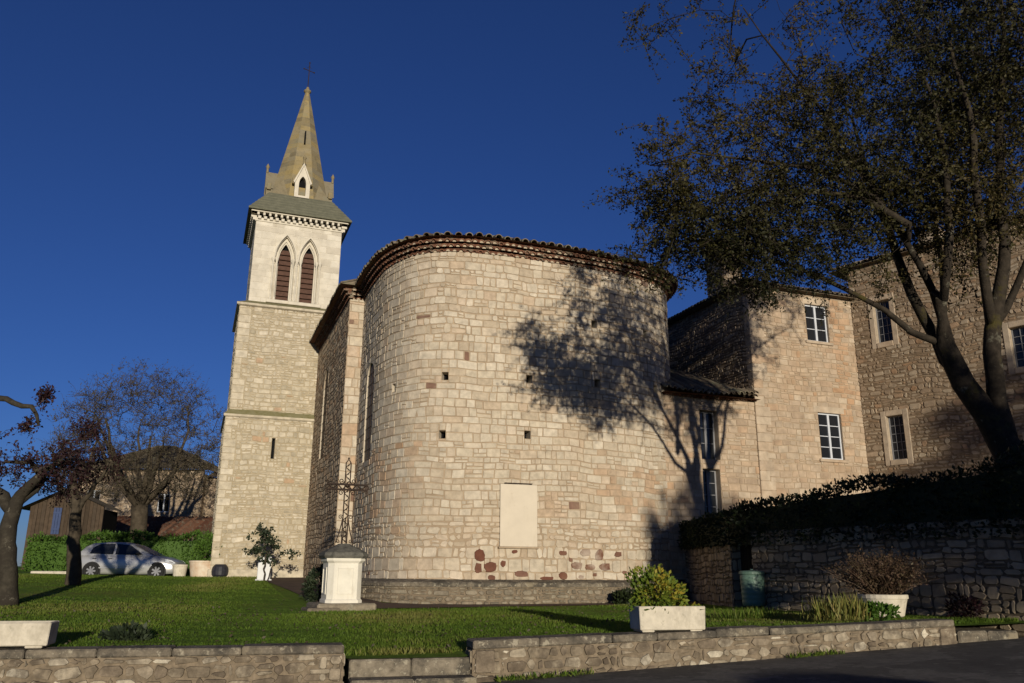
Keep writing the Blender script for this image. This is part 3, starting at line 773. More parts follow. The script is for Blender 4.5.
mb.poly([(15.6, 29, .6), (15.6, 50, .6), (15.6, 50, 11.2), (15.6, 29, 11.2)], 1); mb.poly([(4.5, 50, .6), (15.6, 50, .6), (15.6, 50, 11.2), (4.5, 50, 11.2)], 1)
cpart(mb, 'nave_wall', [M['ashlar'], M['mortar'], M['dark'], M['rub_mortar'], M['rubble']])
side_window('window', SN, nw[0], nw[2], nw[1], nw[3], 9, .10)
mb = MB(); rg = random.Random(9)
for k in range(3):
    zb = 11.2 + k * .135; dd = .07 + .10 * k
    for i in range(int(8.2 / .2)):
        t = NT - .05 + (i + .5 * (k % 2)) * .2
        half_tile(mb, (NS - dd, t), (-1, 0), (0, -1), zb, .088, dd + .1, 0, 0, 1, rg.random(), .02, .05)
    mb.box((NS - dd + .06, NT - .1, zb + .01), (NS + .1, NT + 8.2, zb + .13), 0, .1)
    for i in range(3):
        half_tile(mb, (NS + .1 + .2 * i, NT - dd), (0, -1), (1, 0), zb, .088, dd + .1, 0, 0, 1, rg.random(), .02, .05)
cpart(mb, 'cornice_tiles', [M['tile'], M['pale_mortar']])
mb = MB(); zb = 11.62
for i in range(int(8.6 / .215)):
    t = NT - .35 + i * .215
    half_tile(mb, (NS - .46 + rg.uniform(-.02, .02), t), (-1, 0), (0, -1), zb + rg.uniform(-.01, .01), .088, 1.2, R(18), 0, None, rg.random(), .02)
zr = zb + 5.8 * math.tan(R(18))
for (a, b) in (((NS - .42, NT - .4), (NS - .42, 50.3)), ((15.9, NT - .4), (15.9, 50.3))):
    mb.poly([(*a, zb), (*b, zb), (10.1, b[1], zr), (10.1, a[1], zr)], 0, .4)
    mb.poly([(*a, zb - .012), (*b, zb - .012), (10.1, b[1], zb - .012), (10.1, a[1], zb - .012)], 1, .2)
for t in (NT - .4, 50.3): mb.poly([(NS - .42, t, zb), (15.9, t, zb), (10.1, t, zr)], 0, .4)
cpart(mb, 'nave_roof', [M['tile_old'], M['tile']])

# tower
def tower_stage(mb, s0, s1, t0, t1, z0, z1, chh, lnn, seed, holes=(), kf=None, mt=0, cut=.03, joint=.022, quoin=True, dep=.018):
    """four walls of one stage, corner stones larger than the rubble between them"""
    w, dpt, h = s1 - s0, t1 - t0, z1 - z0
    sides = [(plane_S((s0, t0, z0), (1, 0), (0, -1)), w, holes), (plane_S((s1, t0, z0), (0, 1), (1, 0)), dpt, ()), (plane_S((s1, t1, z0), (-1, 0), (0, 1)), w, ()), (plane_S((s0, t1, z0), (0, -1), (-1, 0)), dpt, ())]
    for i, (S, ww, hs) in enumerate(sides):
        wall(mb, S, ww, h, hs, None, 1, 2)
        q = .42 if quoin else 0
        hs4 = [x[:4] for x in hs]
        if quoin:
            rg = random.Random(seed + i); v = 0.
            qh = []
            while v < h - .1:
                ch_ = min(rg.uniform(.26, .36), h - v)
                for side in (0, 1):
                    l = rg.choice((.30, .52)); u0 = 0 if side == 0 else ww - l
                    qh.append((u0, v, u0 + l, v + ch_))
                    a, b, c, d = u0 + .006, v + .006, u0 + l - .006, v + ch_ - .006
                    mb.mesh([S(a, b, -.03), S(c, b, -.03), S(c, d, -.03), S(a, d, -.03), S(a + .01, b + .01, .016), S(c - .01, b + .01, .016), S(c - .01, d - .01, .016), S(a + .01, d - .01, .016)],
                            [(4, 5, 6, 7), (0, 1, 5, 4), (1, 2, 6, 5), (2, 3, 7, 6), (3, 0, 4, 7)], mt, rg.uniform(.3, 1))
                v += ch_
            hs4 = hs4 + qh
        stones(mb, S, ww, h, chh, lnn, joint, dep, .014 if quoin is False else .022, cut, hs4, kf, seed + 50 + i, mt, .014, split=.28 if quoin else 0, wave=1. if quoin else 0)
mb = MB(); slot = (2.72 - .72, 6.25 - 1.2, 2.86 - .72, 7.15 - 1.2, .4)
tk = lambda u, v, rg: .55 if rg.random() < .015 else 0.
tower_stage(mb, .72, 5.66, 37.18, 42.1, 1.2, 8.05, (.10, .26), (.13, .50), 60, [slot], tk)
tower_stage(mb, .85, 5.53, 37.31, 41.97, 8.05, 13.15, (.11, .27), (.15, .52), 70, (), tk)
cpart(mb, 'tower_wall', [M['tower'], M['tower_mortar'], M['dark']])
mb = MB()
mb.bbox((.62, 37.08, 1.0), (5.76, 42.2, 1.62), .03, 0, .4)
cpart(mb, 'tower_plinth', [M['tower']])
def string_course(z, s0, s1, t0, t1, proj, h, rise, ins):
    mb = MB()
    a = (s0 - proj, t0 - proj, s1 + proj, t1 + proj); b = (s0 + ins, t0 + ins, s1 - ins, t1 - ins)
    A = [(a[0], a[1]), (a[2], a[1]), (a[2], a[3]), (a[0], a[3])]; B = [(b[0], b[1]), (b[2], b[1]), (b[2], b[3]), (b[0], b[3])]; Cc = [(s0 - .01, t0 - .01), (s1 + .01, t0 - .01), (s1 + .01, t1 + .01), (s0 - .01, t1 + .01)]
    for i in range(4):
        j = (i + 1) % 4
        mb.poly([(*Cc[i], z - .05), (*Cc[j], z - .05), (*A[j], z), (*A[i], z)], 0, .4)
        mb.poly([(*A[i], z), (*A[j], z), (*A[j], z + h), (*A[i], z + h)], 0, .6)
        mb.poly([(*A[i], z + h), (*A[j], z + h), (*B[j], z + h + rise), (*B[i], z + h + rise)], 1, .6)
    cpart(mb, 'string_course', [M['tower'], M['moss']])
string_course(8.0, .72, 5.66, 37.18, 42.1, .09, .09, .26, .14)
string_course(13.08, .85, 5.53, 37.31, 41.97, .14, .10, .26, .36)
B0, B1, BT0, BT1 = 1.2, 5.18, 37.66, 41.62
mb = MB(); bz0, bz1 = 13.3, 17.55
ops = [(2.36, 2.94), (3.44, 4.02)]
bo = [(a - .16 - B0, 13.62 - bz0, c + .16 - B0, 16.82 - bz0, .46) for a, c in ops]
tower_stage(mb, B0, B1, BT0, BT1, bz0, bz1, (.28, .36), (.5, .9), 80, bo, None, 0, 0., .006, False, .004)
SB = plane_S((B0, BT0, bz0), (1, 0), (0, -1))
for a, c in ops:
    spandrel(mb, SB, a - .16 - B0, c + .16 - B0, 15.55 - bz0, 16.82 - bz0, 16.76 - bz0, .006, 0, True, .5, .2)
    spandrel(mb, SB, a - B0, c - B0, 15.55 - bz0, 16.82 - bz0, 16.45 - bz0, -.17, 0, True, .5, .3)
    for q0, q1 in ((a - .16, a), (c, c + .16)):
        mb.poly([SB(q0 - B0, 13.62 - bz0, -.17), SB(q1 - B0, 13.62 - bz0, -.17), SB(q1 - B0, 16.82 - bz0, -.17), SB(q0 - B0, 16.82 - bz0, -.17)], 0, .6)
    for q0 in (a, c): mb.poly([SB(q0 - B0, 13.62 - bz0, -.17), SB(q0 - B0, 15.55 - bz0, -.17), SB(q0 - B0, 15.55 - bz0, -.45), SB(q0 - B0, 13.62 - bz0, -.45)], 0, .6)
belfry = cpart(mb, 'belfry_wall', [M['belfry'], M['belfry'], M['dark']])
mb = MB()
for a, c in ops:
    arch_mould(mb, SB, a - B0 - .05, c - B0 + .05, .32, 15.55 - bz0, 16.55 - bz0, .06, -.17, -.10, 0)
    arch_mould(mb, SB, a - B0 - .19, c - B0 + .19, 15.55 - bz0, 15.55 - bz0, 16.80 - bz0, .07, .0, .13, 0, legs=False)
cpart(mb, 'arch_moulding', [M['belfry']], belfry)
mb = MB()
for s in (2.12, 2.28, 3.02, 3.19, 3.36, 4.10, 4.26):
    mb.lathe([(.055, 0), (.055, .1), (.038, .14), (.038, 1.75), (.05, 1.78), (.04, 1.83), (.085, 1.99), (.085, 2.06)], (s, BT0 - .07, 13.58), 8, 0, .7)
mb.bbox((1.95, BT0 - .13, 13.42), (4.42, BT0 + .02, 13.58), .02, 0, .5)
cpart(mb, 'column_shaft', [M['belfry']], belfry)
for a, c in ops:
    mb = MB(); S = SB
    n_ = 11
    for i in range(n_):
        z = 13.66 + i * .255 - bz0
        wd0, wd1 = a - B0 + .005, c - B0 - .005
        if z + bz0 > 15.6:
            f = max(.12, 1 - ((z + bz0 - 15.6) / .95) ** 1.6); mid = (wd0 + wd1) / 2; hw = (wd1 - wd0) / 2 * f; wd0, wd1 = mid - hw, mid + hw
        if z + .2 + bz0 > 16.4: break
        mb.mesh([S(wd0, z, -.24), S(wd1, z, -.24), S(wd1, z + .245, -.36), S(wd0, z + .245, -.36), S(wd0, z - .02, -.26), S(wd1, z - .02, -.26)], [(0, 1, 2, 3), (0, 1, 5, 4)], 0, random.Random(i).random())
    lw = cpart(mb, 'louvre_window', [M['louvre']])
# corbel table under the eave
mb = MB(); cz = 17.42
for (S, ww) in ((plane_S((B0, BT0, cz), (1, 0), (0, -1)), B1 - B0), (plane_S((B1, BT0, cz), (0, 1), (1, 0)), BT1 - BT0), (plane_S((B0, BT1, cz), (0, -1), (-1, 0)), BT1 - BT0)):
    n_ = 15
    for i in range(n_):
        u = (i + .5) * ww / n_; hw = ww / n_ * .27
        xf = lambda x, y, z, S=S: S(x, z, -y)
        mb.bbox((u - hw, -.16, .02), (u + hw, .02, .17), .015, 0, .8, 0, xf)
        mb.bbox((u - ww / n_ * .5 + .01, -.24, .18), (u - ww / n_ * .5 + hw * 1.6, .02, .32), .012, 0, .8, 0, xf)
    xf = lambda x, y, z, S=S: S(x, z, -y)
    mb.box((-.02, -.05, -.06), (ww + .02, .02, .012), 0, .7, 0, xf)
    mb.box((-.24, -.26, .325), (ww + .24, .02, .40), 0, .7, 0, xf)
cpart(mb, 'cornice', [M['belfry']])
E0, E1, ET0, ET1, EZ = .80, 5.58, 37.26, 42.02, 17.86
cs, ct = 3.19, 39.64
mb = MB(); rg = random.Random(2)
mb.box((E0, ET0, EZ - .05), (E1, ET1, EZ), 0, .5)
rows = 7; top = 1.50; zt_ = 19.12
A = [(E0, ET0), (E1, ET0), (E1, ET1), (E0, ET1)]; Bq = [(cs - top, ct - top), (cs + top, ct - top), (cs + top, ct + top), (cs - top, ct + top)]
for i in range(4):
    j = (i + 1) % 4
    for r_ in range(rows):
        w0, w1 = r_ / rows, (r_ + 1) / rows
        lp = lambda P, Q, w: (P[0] + (Q[0] - P[0]) * w, P[1] + (Q[1] - P[1]) * w)
        a0, a1, b0, b1 = lp(A[i], Bq[i], w0), lp(A[i], Bq[i], w1), lp(A[j], Bq[j], w0), lp(A[j], Bq[j], w1)
        za, zb_ = EZ + .03 + (zt_ - EZ) * w0, EZ + (zt_ - EZ) * w1
        mb.poly([(*a0, za), (*b0, za), (*b1, zb_), (*a1, zb_)], 0, rg.random())
        mb.poly([(*a0, za), (*b0, za), (*b0, za - .035), (*a0, za - .035)], 0, rg.random())
cpart(mb, 'tower_roof', [M['skirt']])
# spire: octagonal, coursed
mb = MB(); ap = 1.45; zs0, zs1 = 19.05, 25.75; nrow = 24; rg = random.Random(5)
def oct_(r, k): w = PI / 8 + k * PI / 4; q = r / math.cos(PI / 8); return cs + q * math.cos(w), ct + q * math.sin(w)
for r_ in range(nrow):
    w0, w1 = r_ / nrow, (r_ + 1) / nrow; r0, r1 = ap * (1 - w0) + .10 * w0, ap * (1 - w1) + .10 * w1
    z0, z1 = zs0 + (zs1 - zs0) * w0, zs0 + (zs1 - zs0) * w1
    for k in range(8):
        a0, b0, a1, b1 = oct_(r0, k), oct_(r0, k + 1), oct_(r1, k), oct_(r1, k + 1)
        n_ = max(1, int(r0 * 2.2))
        for q in range(n_):
            l = lambda P, Q, w: (P[0] + (Q[0] - P[0]) * w, P[1] + (Q[1] - P[1]) * w)
            mb.poly([(*l(a0, b0, q / n_), z0 + .012), (*l(a0, b0, (q + 1) / n_), z0 + .012), (*l(a1, b1, (q + 1) / n_), z1), (*l(a1, b1, q / n_), z1)], 0, rg.random())
        mb.poly([(*a0, z0 + .012), (*b0, z0 + .012), (*b0, z0 - .004), (*a0, z0 - .004)], 0, rg.random())
for sx in (-1, 1):                                  # broaches on the corners
    for sy in (-1, 1):
        cx_, cy_ = cs + sx * 1.46, ct + sy * 1.46; k = 1.46 * math.tan(PI / 8)
        p1 = (cs + sx * k, cy_); p2 = (cx_, cs * 0 + ct + sy * k); tp = (cs + sx * .86, ct + sy * .86)
        mb.poly([(cx_, cy_, zs0), (*p1, zs0), (*tp, zs0 + 1.15)], 0, .4); mb.poly([(cx_, cy_, zs0), (*p2, zs0), (*tp, zs0 + 1.15)], 0, .6)
mb.lathe([(.10, 0), (.13, .05), (.19, .12), (.19, .19), (.10, .26), (.06, .40)], (cs, ct, zs1 - .06), 10, 0, .2)
mb.box((cs - .03, ct - 1.0, 22.35), (cs + .03, ct - .72, 23.0), 1)
spire = cpart(mb, 'spire', [M['spire'], M['dark']])
mb = MB(); z0 = zs1 + .25
mb.tube([(cs, ct, z0), (cs, ct, z0 + 1.55)], .022, 6); mb.tube([(cs - .27, ct - .1, z0 + 1.1), (cs + .27, ct + .1, z0 + 1.1)], .018, 6)
for p in ((-.27, -.1, 1.1), (.27, .1, 1.1), (0, 0, 1.58)): mb.lathe([(.001, -.05), (.04, -.02), (.04, .02), (.001, .05)], (cs + p[0], ct + p[1], z0 + p[2]), 6)
mb.tube([(cs - .1, ct, z0 + 1.24), (cs, ct, z0 + 1.38), (cs + .1, ct, z0 + 1.24)], .012, 4)
cpart(mb, 'spire_cross', [M['iron']], spire)
def lucarne(ang):
    """gabled light standing on the foot of the spire, with its finial"""
    mb = MB(); c_, s_ = math.cos(ang), math.sin(ang)
    def S(u, v, d=0.):                      # u across, v up, d outward from the spire axis
        x, y = u, -d; return Vector((cs + x * c_ - y * s_, ct + x * s_ + y * c_, 19.05 + v))
    d1 = 1.62; hw = .36
    white = 1 if abs(ang) < .1 else 0
    # front frame
    pts = arch_pts(-.17, .17, .75, 1.12, 6, True)
    ring = [(-.17, .1)] + pts + [(.17, .1)]; outr = [(-hw, 0)] + [(-hw + .0, .85)] + [(x * 1.9, .85 + (1.75 - .85) * (1 - abs(x) / .17)) for x, y in pts[1:-1]] + [(hw, .85), (hw, 0)]
    for i in range(len(ring) - 1): mb.poly([S(*ring[i], d1), S(*ring[i + 1], d1), S(*outr[i + 1], d1), S(*outr[i], d1)], white, .6)
    mb.poly([S(-hw, 0, d1), S(hw, 0, d1), S(.17, .1, d1), S(-.17, .1, d1)], white, .6)
    for i in range(len(ring) - 1): mb.poly([S(*ring[i], d1), S(*ring[i + 1], d1), S(*ring[i + 1], d1 - .3), S(*ring[i], d1 - .3)], white, .4)
    mb.poly([S(x, y, d1 - .3) for x, y in ring], 2, .5)
    for sg in (-1, 1):
        mb.poly([S(sg * hw, 0, d1), S(sg * hw, .85, d1), S(sg * hw, .85, .7), S(sg * hw, 0, .7)], 0, .5)
        mb.mesh([S(sg * (hw + .08), .78, d1 + .06), S(0, 1.84, d1 + .06), S(0, 1.84, .35), S(sg * (hw + .08), .78, .35), S(sg * (hw + .02), .70, d1 + .06), S(0, 1.70, d1 + .06)], [(0, 1, 2, 3), (0, 1, 5, 4)], white, .5)
        mb.bbox((sg * (hw + .04) - .09, 0, 0), (sg * (hw + .04) + .09, .2, .34), .02, 0, .3, 0, lambda x, y, z, S=S: S(x, z + .7, d1 - .02 - y))
    mb.tube([S(0, 1.78, d1), S(0, 2.02, d1)], [.07, .05], 6, 0, .3); mb.tube([S(0, 2.0, d1), S(0, 2.12, d1), S(0, 2.3, d1)], [.05, .10, .01], 6, 0, .3)
    cpart(mb, 'lucarne', [M['spire'], M['belfry'], M['dark']], spire)
for k in range(4): lucarne(k * PI / 2)

# blank panel on the apse
mb = MB()
(pp, pn, pt) = apse(u_at(8.78))
ang = math.atan2(pt[1], pt[0]); 
mb.bbox((-.58, -.075, 0), (.58, -.02, 1.78), .012, 0, .5); mb.box((-.62, -.10, -.05), (.62, -.0, -.002), 1)
mb.box((-.45, -.09, 1.80), (.42, -.06, 1.82), 2); mb.box((-.43, -.09, 1.78), (-.41, .0, 1.80), 2); mb.box((.37, -.09, 1.78), (.39, .0, 1.80), 2)
o = mb.build('notice_panel', [M['plaque'], M['mortar'], M['iron']], loc=W(pp[0] + pn[0] * .0, pp[1] + pn[1] * .0, 2.30), rotz=ROT + ang)
tag(o, 'blank pale rectangular panel fixed to the apse wall', 'panel')

# ------------------------------------------------------------------ house, lean-to and wing on the right
HO = (20.5, 26., 2.)
house = thing('stone_house', 'square sunlit stone house behind the hedge, with pale casement windows and a mossy chimney', 'house', W(*HO), ROT)
HS0, HS1, HT0, HT1, HZ0, HZ1 = 17.98, 22.75, 23.72, 31.5, 1.6, 11.75
def hpart(mb, name, mats, parent=None, org=HO, root=None): return mb.build(name, mats, parent or root or house, org=org)
def casement(S, u0, u1, v0, v1, mats, mk, cols=2, rows=3, dep=.14, sill=True, ledges=True, fw=.055, bw=.028, open_leaf=None):
    """casement window: frame with its glazing bars; pane and sill are its sub-parts"""
    mb = MB(); y0 = -dep
    def bar(a, b, c, d, t0=0., t1=.05): mb.box((a, t0, b), (c, t1, d), 0, .5, 0, lambda x, y, z: S(x, z, y0 + y))
    bar(u0, v0, u0 + fw, v1); bar(u1 - fw, v0, u1, v1); bar(u0 + fw, v0, u1 - fw, v0 + fw); bar(u0 + fw, v1 - fw, u1 - fw, v1)
    iw = (u1 - u0 - 2 * fw)
    for i in range(1, cols):
        u = u0 + fw + iw * i / cols; k = fw * .8 if i * 2 == cols else bw / 2
        bar(u - k, v0 + fw, u + k, v1 - fw, .002, .062 if i * 2 == cols else .042)
    for j in range(1, rows):
        v = v0 + fw + (v1 - v0 - 2 * fw) * j / rows; bar(u0 + fw, v - bw / 2, u1 - fw, v + bw / 2, .006, .036)
    w = mk(mb, 'window', mats)
    g = MB(); g.poly([S(u0 + .01, v0 + .01, y0 + .015), S(u1 - .01, v0 + .01, y0 + .015), S(u1 - .01, v1 - .01, y0 + .015), S(u0 + .01, v1 - .01, y0 + .015)])
    mk(g, 'pane', [M['glass']], w)
    if sill:
        s_ = MB(); s_.bbox((u0 - .12, -.07, v0 - .11), (u1 + .12, dep - .02, v0 - .004), .012, 0, .6, 0, lambda x, y, z: S(x, z, -y)); mk(s_, 'sill', [M['house']], w)
    return w
SH = plane_S((HS0, HT0, HZ0), (1, 0), (0, -1)); HW = HS1 - HS0
wins = [(20.52, 9.93, 21.53, 11.36), (20.66, 5.56, 21.68, 7.24)]
hh = [(a - HS0, b - HZ0, c - HS0, d - HZ0, .16) for a, b, c, d in wins]
mb = MB()
wall(mb, SH, HW, HZ1 - HZ0, hh, None, 1, 2)
def house_kind(u, v, rg):
    s, z = HS0 + u, HZ0 + v
    if 21.68 < s < 22.25 and 6.8 < z < 11.6 and rg.random() < .8: return rg.uniform(.35, .6)
    return .5 if rg.random() < .006 else (rg.uniform(.15, .3) if rg.random() < .12 else 0.)
stones(mb, SH, HW, HZ1 - HZ0, (.13, .27), (.16, .56), .010, .010, .014, .018, [x[:4] for x in hh], house_kind, 101, 0)
SHL = plane_S((HS0, HT1, HZ0), (0, -1), (-1, 0))
wall(mb, SHL, HT1 - HT0, HZ1 - HZ0, (), None, 3, 2)
stones(mb, SHL, HT1 - HT0, HZ1 - HZ0, (.09, .22), (.10, .34), .024, .028, .026, .05, (), None, 102, 4, bev=.016, split=.3, wave=1.5)
for S, w in ((plane_S((HS1 + 6, HT0 + 5.8, HZ0), (0, 1), (1, 0)), 2), (plane_S((HS1 + 6, HT1, HZ0), (-1, 0), (0, 1)), HW + 6)): wall(mb, S, w, HZ1 - HZ0, (), None, 1)
# larger quoins up the near corner
rg = random.Random(7); v = 0
while v < HZ1 - HZ0 - .3:
    h_ = rg.uniform(.26, .38); l = rg.choice((.38, .6))
    mb.bbox((HS0 - .02, HT0 - .02, HZ0 + v + .006), (HS0 + l, HT0 + .3, HZ0 + v + h_ - .006), .012, 0, rg.uniform(.4, 1)); v += h_
hpart(mb, 'wall', [M['house'], M['mortar'], M['dark'], M['rub_mortar'], M['rubble']])
for (a, b, c, d, dp), rows in zip(hh, (3, 4)): casement(SH, a, c, b, d, [M['frame']], hpart, 2, rows)
mb = MB()
for (a, b, c, d, dp) in hh:
    mb = MB(); mb.bbox((a - .18, -.012, d + .0), (c + .18, .02, d + .24), .01, 0, .7, 0, lambda x, y, z: SH(x, z, -y)); hpart(mb, 'lintel', [M['house']])

mb = MB(); rg = random.Random(5); zb = HZ1 + .02
def eave_line(mb, a, b, n, zb, over=.38, slope=R(20), rgn=rg, dz=0.):
    L = math.hypot(b[0] - a[0], b[1] - a[1]); td = ((b[0] - a[0]) / L, (b[1] - a[1]) / L); k = int(L / .215)
    for i in range(k):
        w = (i + .5) / k; p = (a[0] + (b[0] - a[0]) * w + n[0] * (over + rgn.uniform(-.02, .02)), a[1] + (b[1] - a[1]) * w + n[1] * (over + rgn.uniform(-.02, .02)))
        half_tile(mb, p, n, td, zb + rgn.uniform(-.012, .012), .09, .9, slope, 0, None, rgn.random(), .02)
eave_line(mb, (HS0 - .3, HT0), (HS1, HT0), (0, -1), zb); eave_line(mb, (HS0, HT1), (HS0, HT0 - .3), (-1, 0), zb)
mb.box((HS0 - .30, HT0 - .30, zb - .035), (HS1 + 5, HT1 + .3, zb - .002), 0, .1)
rz = zb + 1.7; ra, rb = (HS0 + 3.6, HT0 + 3.9), (HS1 + 5, HT0 + 3.9)
o_ = .36; P = [(HS0 - o_, HT0 - o_), (HS1 + 5, HT0 - o_), (HS1 + 5, HT1 + o_), (HS0 - o_, HT1 + o_)]
mb.poly([(*P[0], zb), (*P[1], zb), (*rb, rz), (*ra, rz)], 0, .4); mb.poly([(*P[3], zb), (*P[0], zb), (*ra, rz)], 0, .5); mb.poly([(*P[2], zb), (*P[3], zb), (*ra, rz), (*rb, rz)], 0, .3)
roof = hpart(mb, 'roof', [M['tile_old'], M['tile']])
mb = MB()
tower_stage(mb, 18.25, 19.15, 25.5, 26.6, 11.8, 14.2, (.14, .22), (.16, .36), 130, (), None, 0, .03, .02, False, .02)
mb.bbox((18.17, 25.42, 14.2), (19.23, 26.68, 14.32), .02, 0, .3); mb.box((18.35, 25.6, 14.32), (19.05, 26.5, 14.42), 1)
hpart(mb, 'chimney', [M['rubble'], M['rub_mortar']], roof)
rs = np.random.RandomState(3); pts = np.stack([rs.uniform(18.15, 18.75, 900), rs.uniform(25.4, 26.7, 900), rs.uniform(11.9, 14.3, 900)], 1)
k = (pts[:, 0] < 18.3) | (pts[:, 1] < 25.55)
leaf_mesh('ivy', pts[k], .11, M['leaf_ivy'], roof, org=HO, seed=4)

# lean-to between the apse and the house
LO = (16.5, 25., 2.)
lean = thing('stone_annex', 'narrow lean-to annex with a sagging tile roof between apse and house', 'annex', W(*LO), ROT)
def lpart(mb, name, mats, parent=None): return mb.build(name, mats, parent or lean, org=LO)
LS0, LT0, LZ0, LZ1 = 14.2, 23.78, 1.4, 7.42
SLn = plane_S((LS0, LT0, LZ0), (1, 0), (0, -1)); LW_ = HS0 + .05 - LS0
lw_ = [(15.70, 5.30, 16.42, 6.98), (15.70, 3.3, 16.38, 4.98)]
lh = [(a - LS0, b - LZ0, c - LS0, d - LZ0, .35) for a, b, c, d in lw_]
mb = MB(); wall(mb, SLn, LW_, LZ1 - LZ0, lh, None, 1, 2)
stones(mb, SLn, LW_, LZ1 - LZ0, (.14, .26), (.2, .55), .016, .012, .01, 0, [x[:4] for x in lh], lambda u, v, rg: rg.uniform(.1, .4) if rg.random() < .15 else 0., 111)
wall(mb, plane_S((HS0 + .04, LT0 - .001, LZ0), (0, 1), (1, 0)), .2, LZ1 - LZ0, (), None, 1)
lpart(mb, 'wall', [M['house'], M['mortar'], M['dark']])
for i, (a, b, c, d, dp) in enumerate(lh): casement(SLn, a, c, b, d, [M['frame_grey']], lpart, 2, 3 if i == 0 else 4, .3, False, bw=.022)
mb = MB(); rg = random.Random(12)
for i in range(int((HS0 + .1 - LS0) / .205)):
    s = LS0 + .1 + i * .205; sag = .10 * math.sin(i * .23)
    half_tile(mb, (s, LT0 - .42 + rg.uniform(-.03, .03)), (0, -1), (1, 0), LZ1 + .14 - sag + rg.uniform(-.015, .015), .09, .5, R(24), 0, None, rg.random(), .02)
    half_tile(mb, (s + .1, LT0 - .16), (0, -1), (1, 0), LZ1 - .02 - sag * .4, .085, .3, 0, 1, 1, rg.random(), .02, .06)
roof_tiles(mb, (LS0, LT0 - .30, LZ1 + .16), (HS0 - .03, LT0 - .30, LZ1 + .12), (LS0, LT0 + 3.2, LZ1 + 2.05), (HS0 - .03, LT0 + 3.2, LZ1 + 1.55), 19)
mb.poly([(LS0, LT0 + 3.22, LZ1), (HS0 - .03, LT0 + 3.22, LZ1), (HS0 - .03, LT0 + 3.22, LZ1 + 1.5), (LS0, LT0 + 3.22, LZ1 + 2.0)], 0, .3)
mb.poly([(LS0, LT0 - .36, LZ1 + .03), (HS0 + .02, LT0 - .36, LZ1 + .03), (HS0 + .02, LT0 + .2, LZ1 + .03), (LS0, LT0 + .2, LZ1 + .03)], 1, .2)
lpart(mb, 'roof', [M['tile_old'], M['tile']])

# wing that comes forward behind the big tree
WI = Vector((12.99, 30.15, 2.)); WA = math.atan2(-.77, .64)
wing = thing('stone_wing', 'shaded rubble stone wing running behind the big tree trunk', 'house', WI, WA)
def wpart(mb, name, mats, parent=None): return mb.build(name, mats, parent or wing, org=(0, 0, 0))
SW = plane_S((0, 0, -.6), (1, 0), (0, -1)); WL = 14.; WH = 11.6
def wu(x, y):                                    # distance along the wing wall of a plan point
    return (x - WI.x) * math.cos(WA) + (y - WI.y) * math.sin(WA)
ww_ = [(wu(13.5, 29.42), 9.85, wu(13.88, 28.96), 11.45), (wu(13.5, 29.42), 5.53, wu(13.88, 28.96), 7.1), (wu(16.33, 26.02), 8.1, wu(16.33, 26.02) + .95, 9.45), (wu(16.33, 26.02) + .1, 4.2, wu(16.33, 26.02) + 1., 5.8)]
wh = [(a, b - 1.4, c, d - 1.4, .22) for a, b, c, d in ww_]
mb = MB(); wall(mb, SW, WL, WH, wh, None, 1, 2)
stones(mb, SW, WL, WH, (.09, .25), (.10, .44), .026, .014, .03, .055, [x[:4] for x in wh], lambda u, v, rg: rg.uniform(.2, .5) if rg.random() < .16 else 0., 121, 0, bev=.016, split=.35, wave=1.6)
wall(mb, plane_S((WL, 0, -.6), (0, 1), (1, 0)), 6, WH, (), None, 1); wall(mb, plane_S((WL, 6, -.6), (-1, 0), (0, 1)), WL, WH, (), None, 1)
wpart(mb, 'wall', [M['rubble'], M['rub_mortar'], M['dark']])
for (a, b, c, d, dp), (cl, rw) in zip(wh, ((3, 5), (3, 5), (4, 5), (3, 5))):
    w = casement(SW, a, c, b, d, [M['frame_grey']], wpart, cl, rw, .2, False, fw=.04, bw=.022)
    mb = MB(); xf = lambda x, y, z: SW(x, z, -y)
    mb.bbox((a - .2, -.03, b - .2), (a - .004, .1, d + .2), .015, 0, .7, 0, xf); mb.bbox((c + .004, -.03, b - .2), (c + .2, .1, d + .2), .015, 0, .6, 0, xf)
    mb.bbox((a - .002, -.03, d + .004), (c + .002, .1, d + .2), .015, 0, .8, 0, xf); mb.bbox((a - .002, -.05, b - .2), (c + .002, .1, b - .004), .015, 0, .8, 0, xf)
    wpart(mb, 'surround', [M['house']], w)
mb = MB(); rg = random.Random(15); zb = WH - .6
eave_line(mb, (-.5, 0), (WL, 0), (0, -1), zb, .36, R(20), rg)
mb.poly([(-.6, -.32, zb), (WL + .3, -.32, zb), (WL + .3, 3.2, zb + 1.3), (-.6, 3.2, zb + 1.3)], 0, .4); mb.poly([(-.6, 6.4, zb), (WL + .3, 6.4, zb), (WL + .3, 3.2, zb + 1.3), (-.6, 3.2, zb + 1.3)], 0, .4)
mb.box((-.6, -.26, zb - .04), (WL + .3, 6.3, zb - .005), 0, .1)
wpart(mb, 'roof', [M['tile_old'], M['tile']])
mb = MB(); u_ = wu(14.9, 27.9)
mb.bbox((u_ - .4, .6, zb + .1), (u_ + .4, 1.2, zb + .75), .03, 0, .6); mb.bbox((u_ - .45, .55, zb + .75), (u_ + .45, 1.25, zb + .84), .02, 0, .3)
wpart(mb, 'chimney', [M['house']])

# terrace behind the garden wall
GP = [Vector((5.62, 27.6, 0)), Vector((5.86, 22.6, 0)), Vector((6.04, 21.3, 0)), Vector((10.4, 13.18, 0))]
mb = MB()
T_ = [(5.75, 27.4), (6.1, 22.7), (6.25, 21.5), (10.6, 13.3), (30, 14), (30, 45), (2, 45), (4, 30)]
mb.poly([(x, y, 2.1) for x, y in T_]); mb.poly([(10.6, 13.3, 2.1), (30, 14, 2.1), (30, 14, 0), (10.6, 13.3, 0)])
tag(mb.build('terrain', M['soil']), None, None, kind='structure')
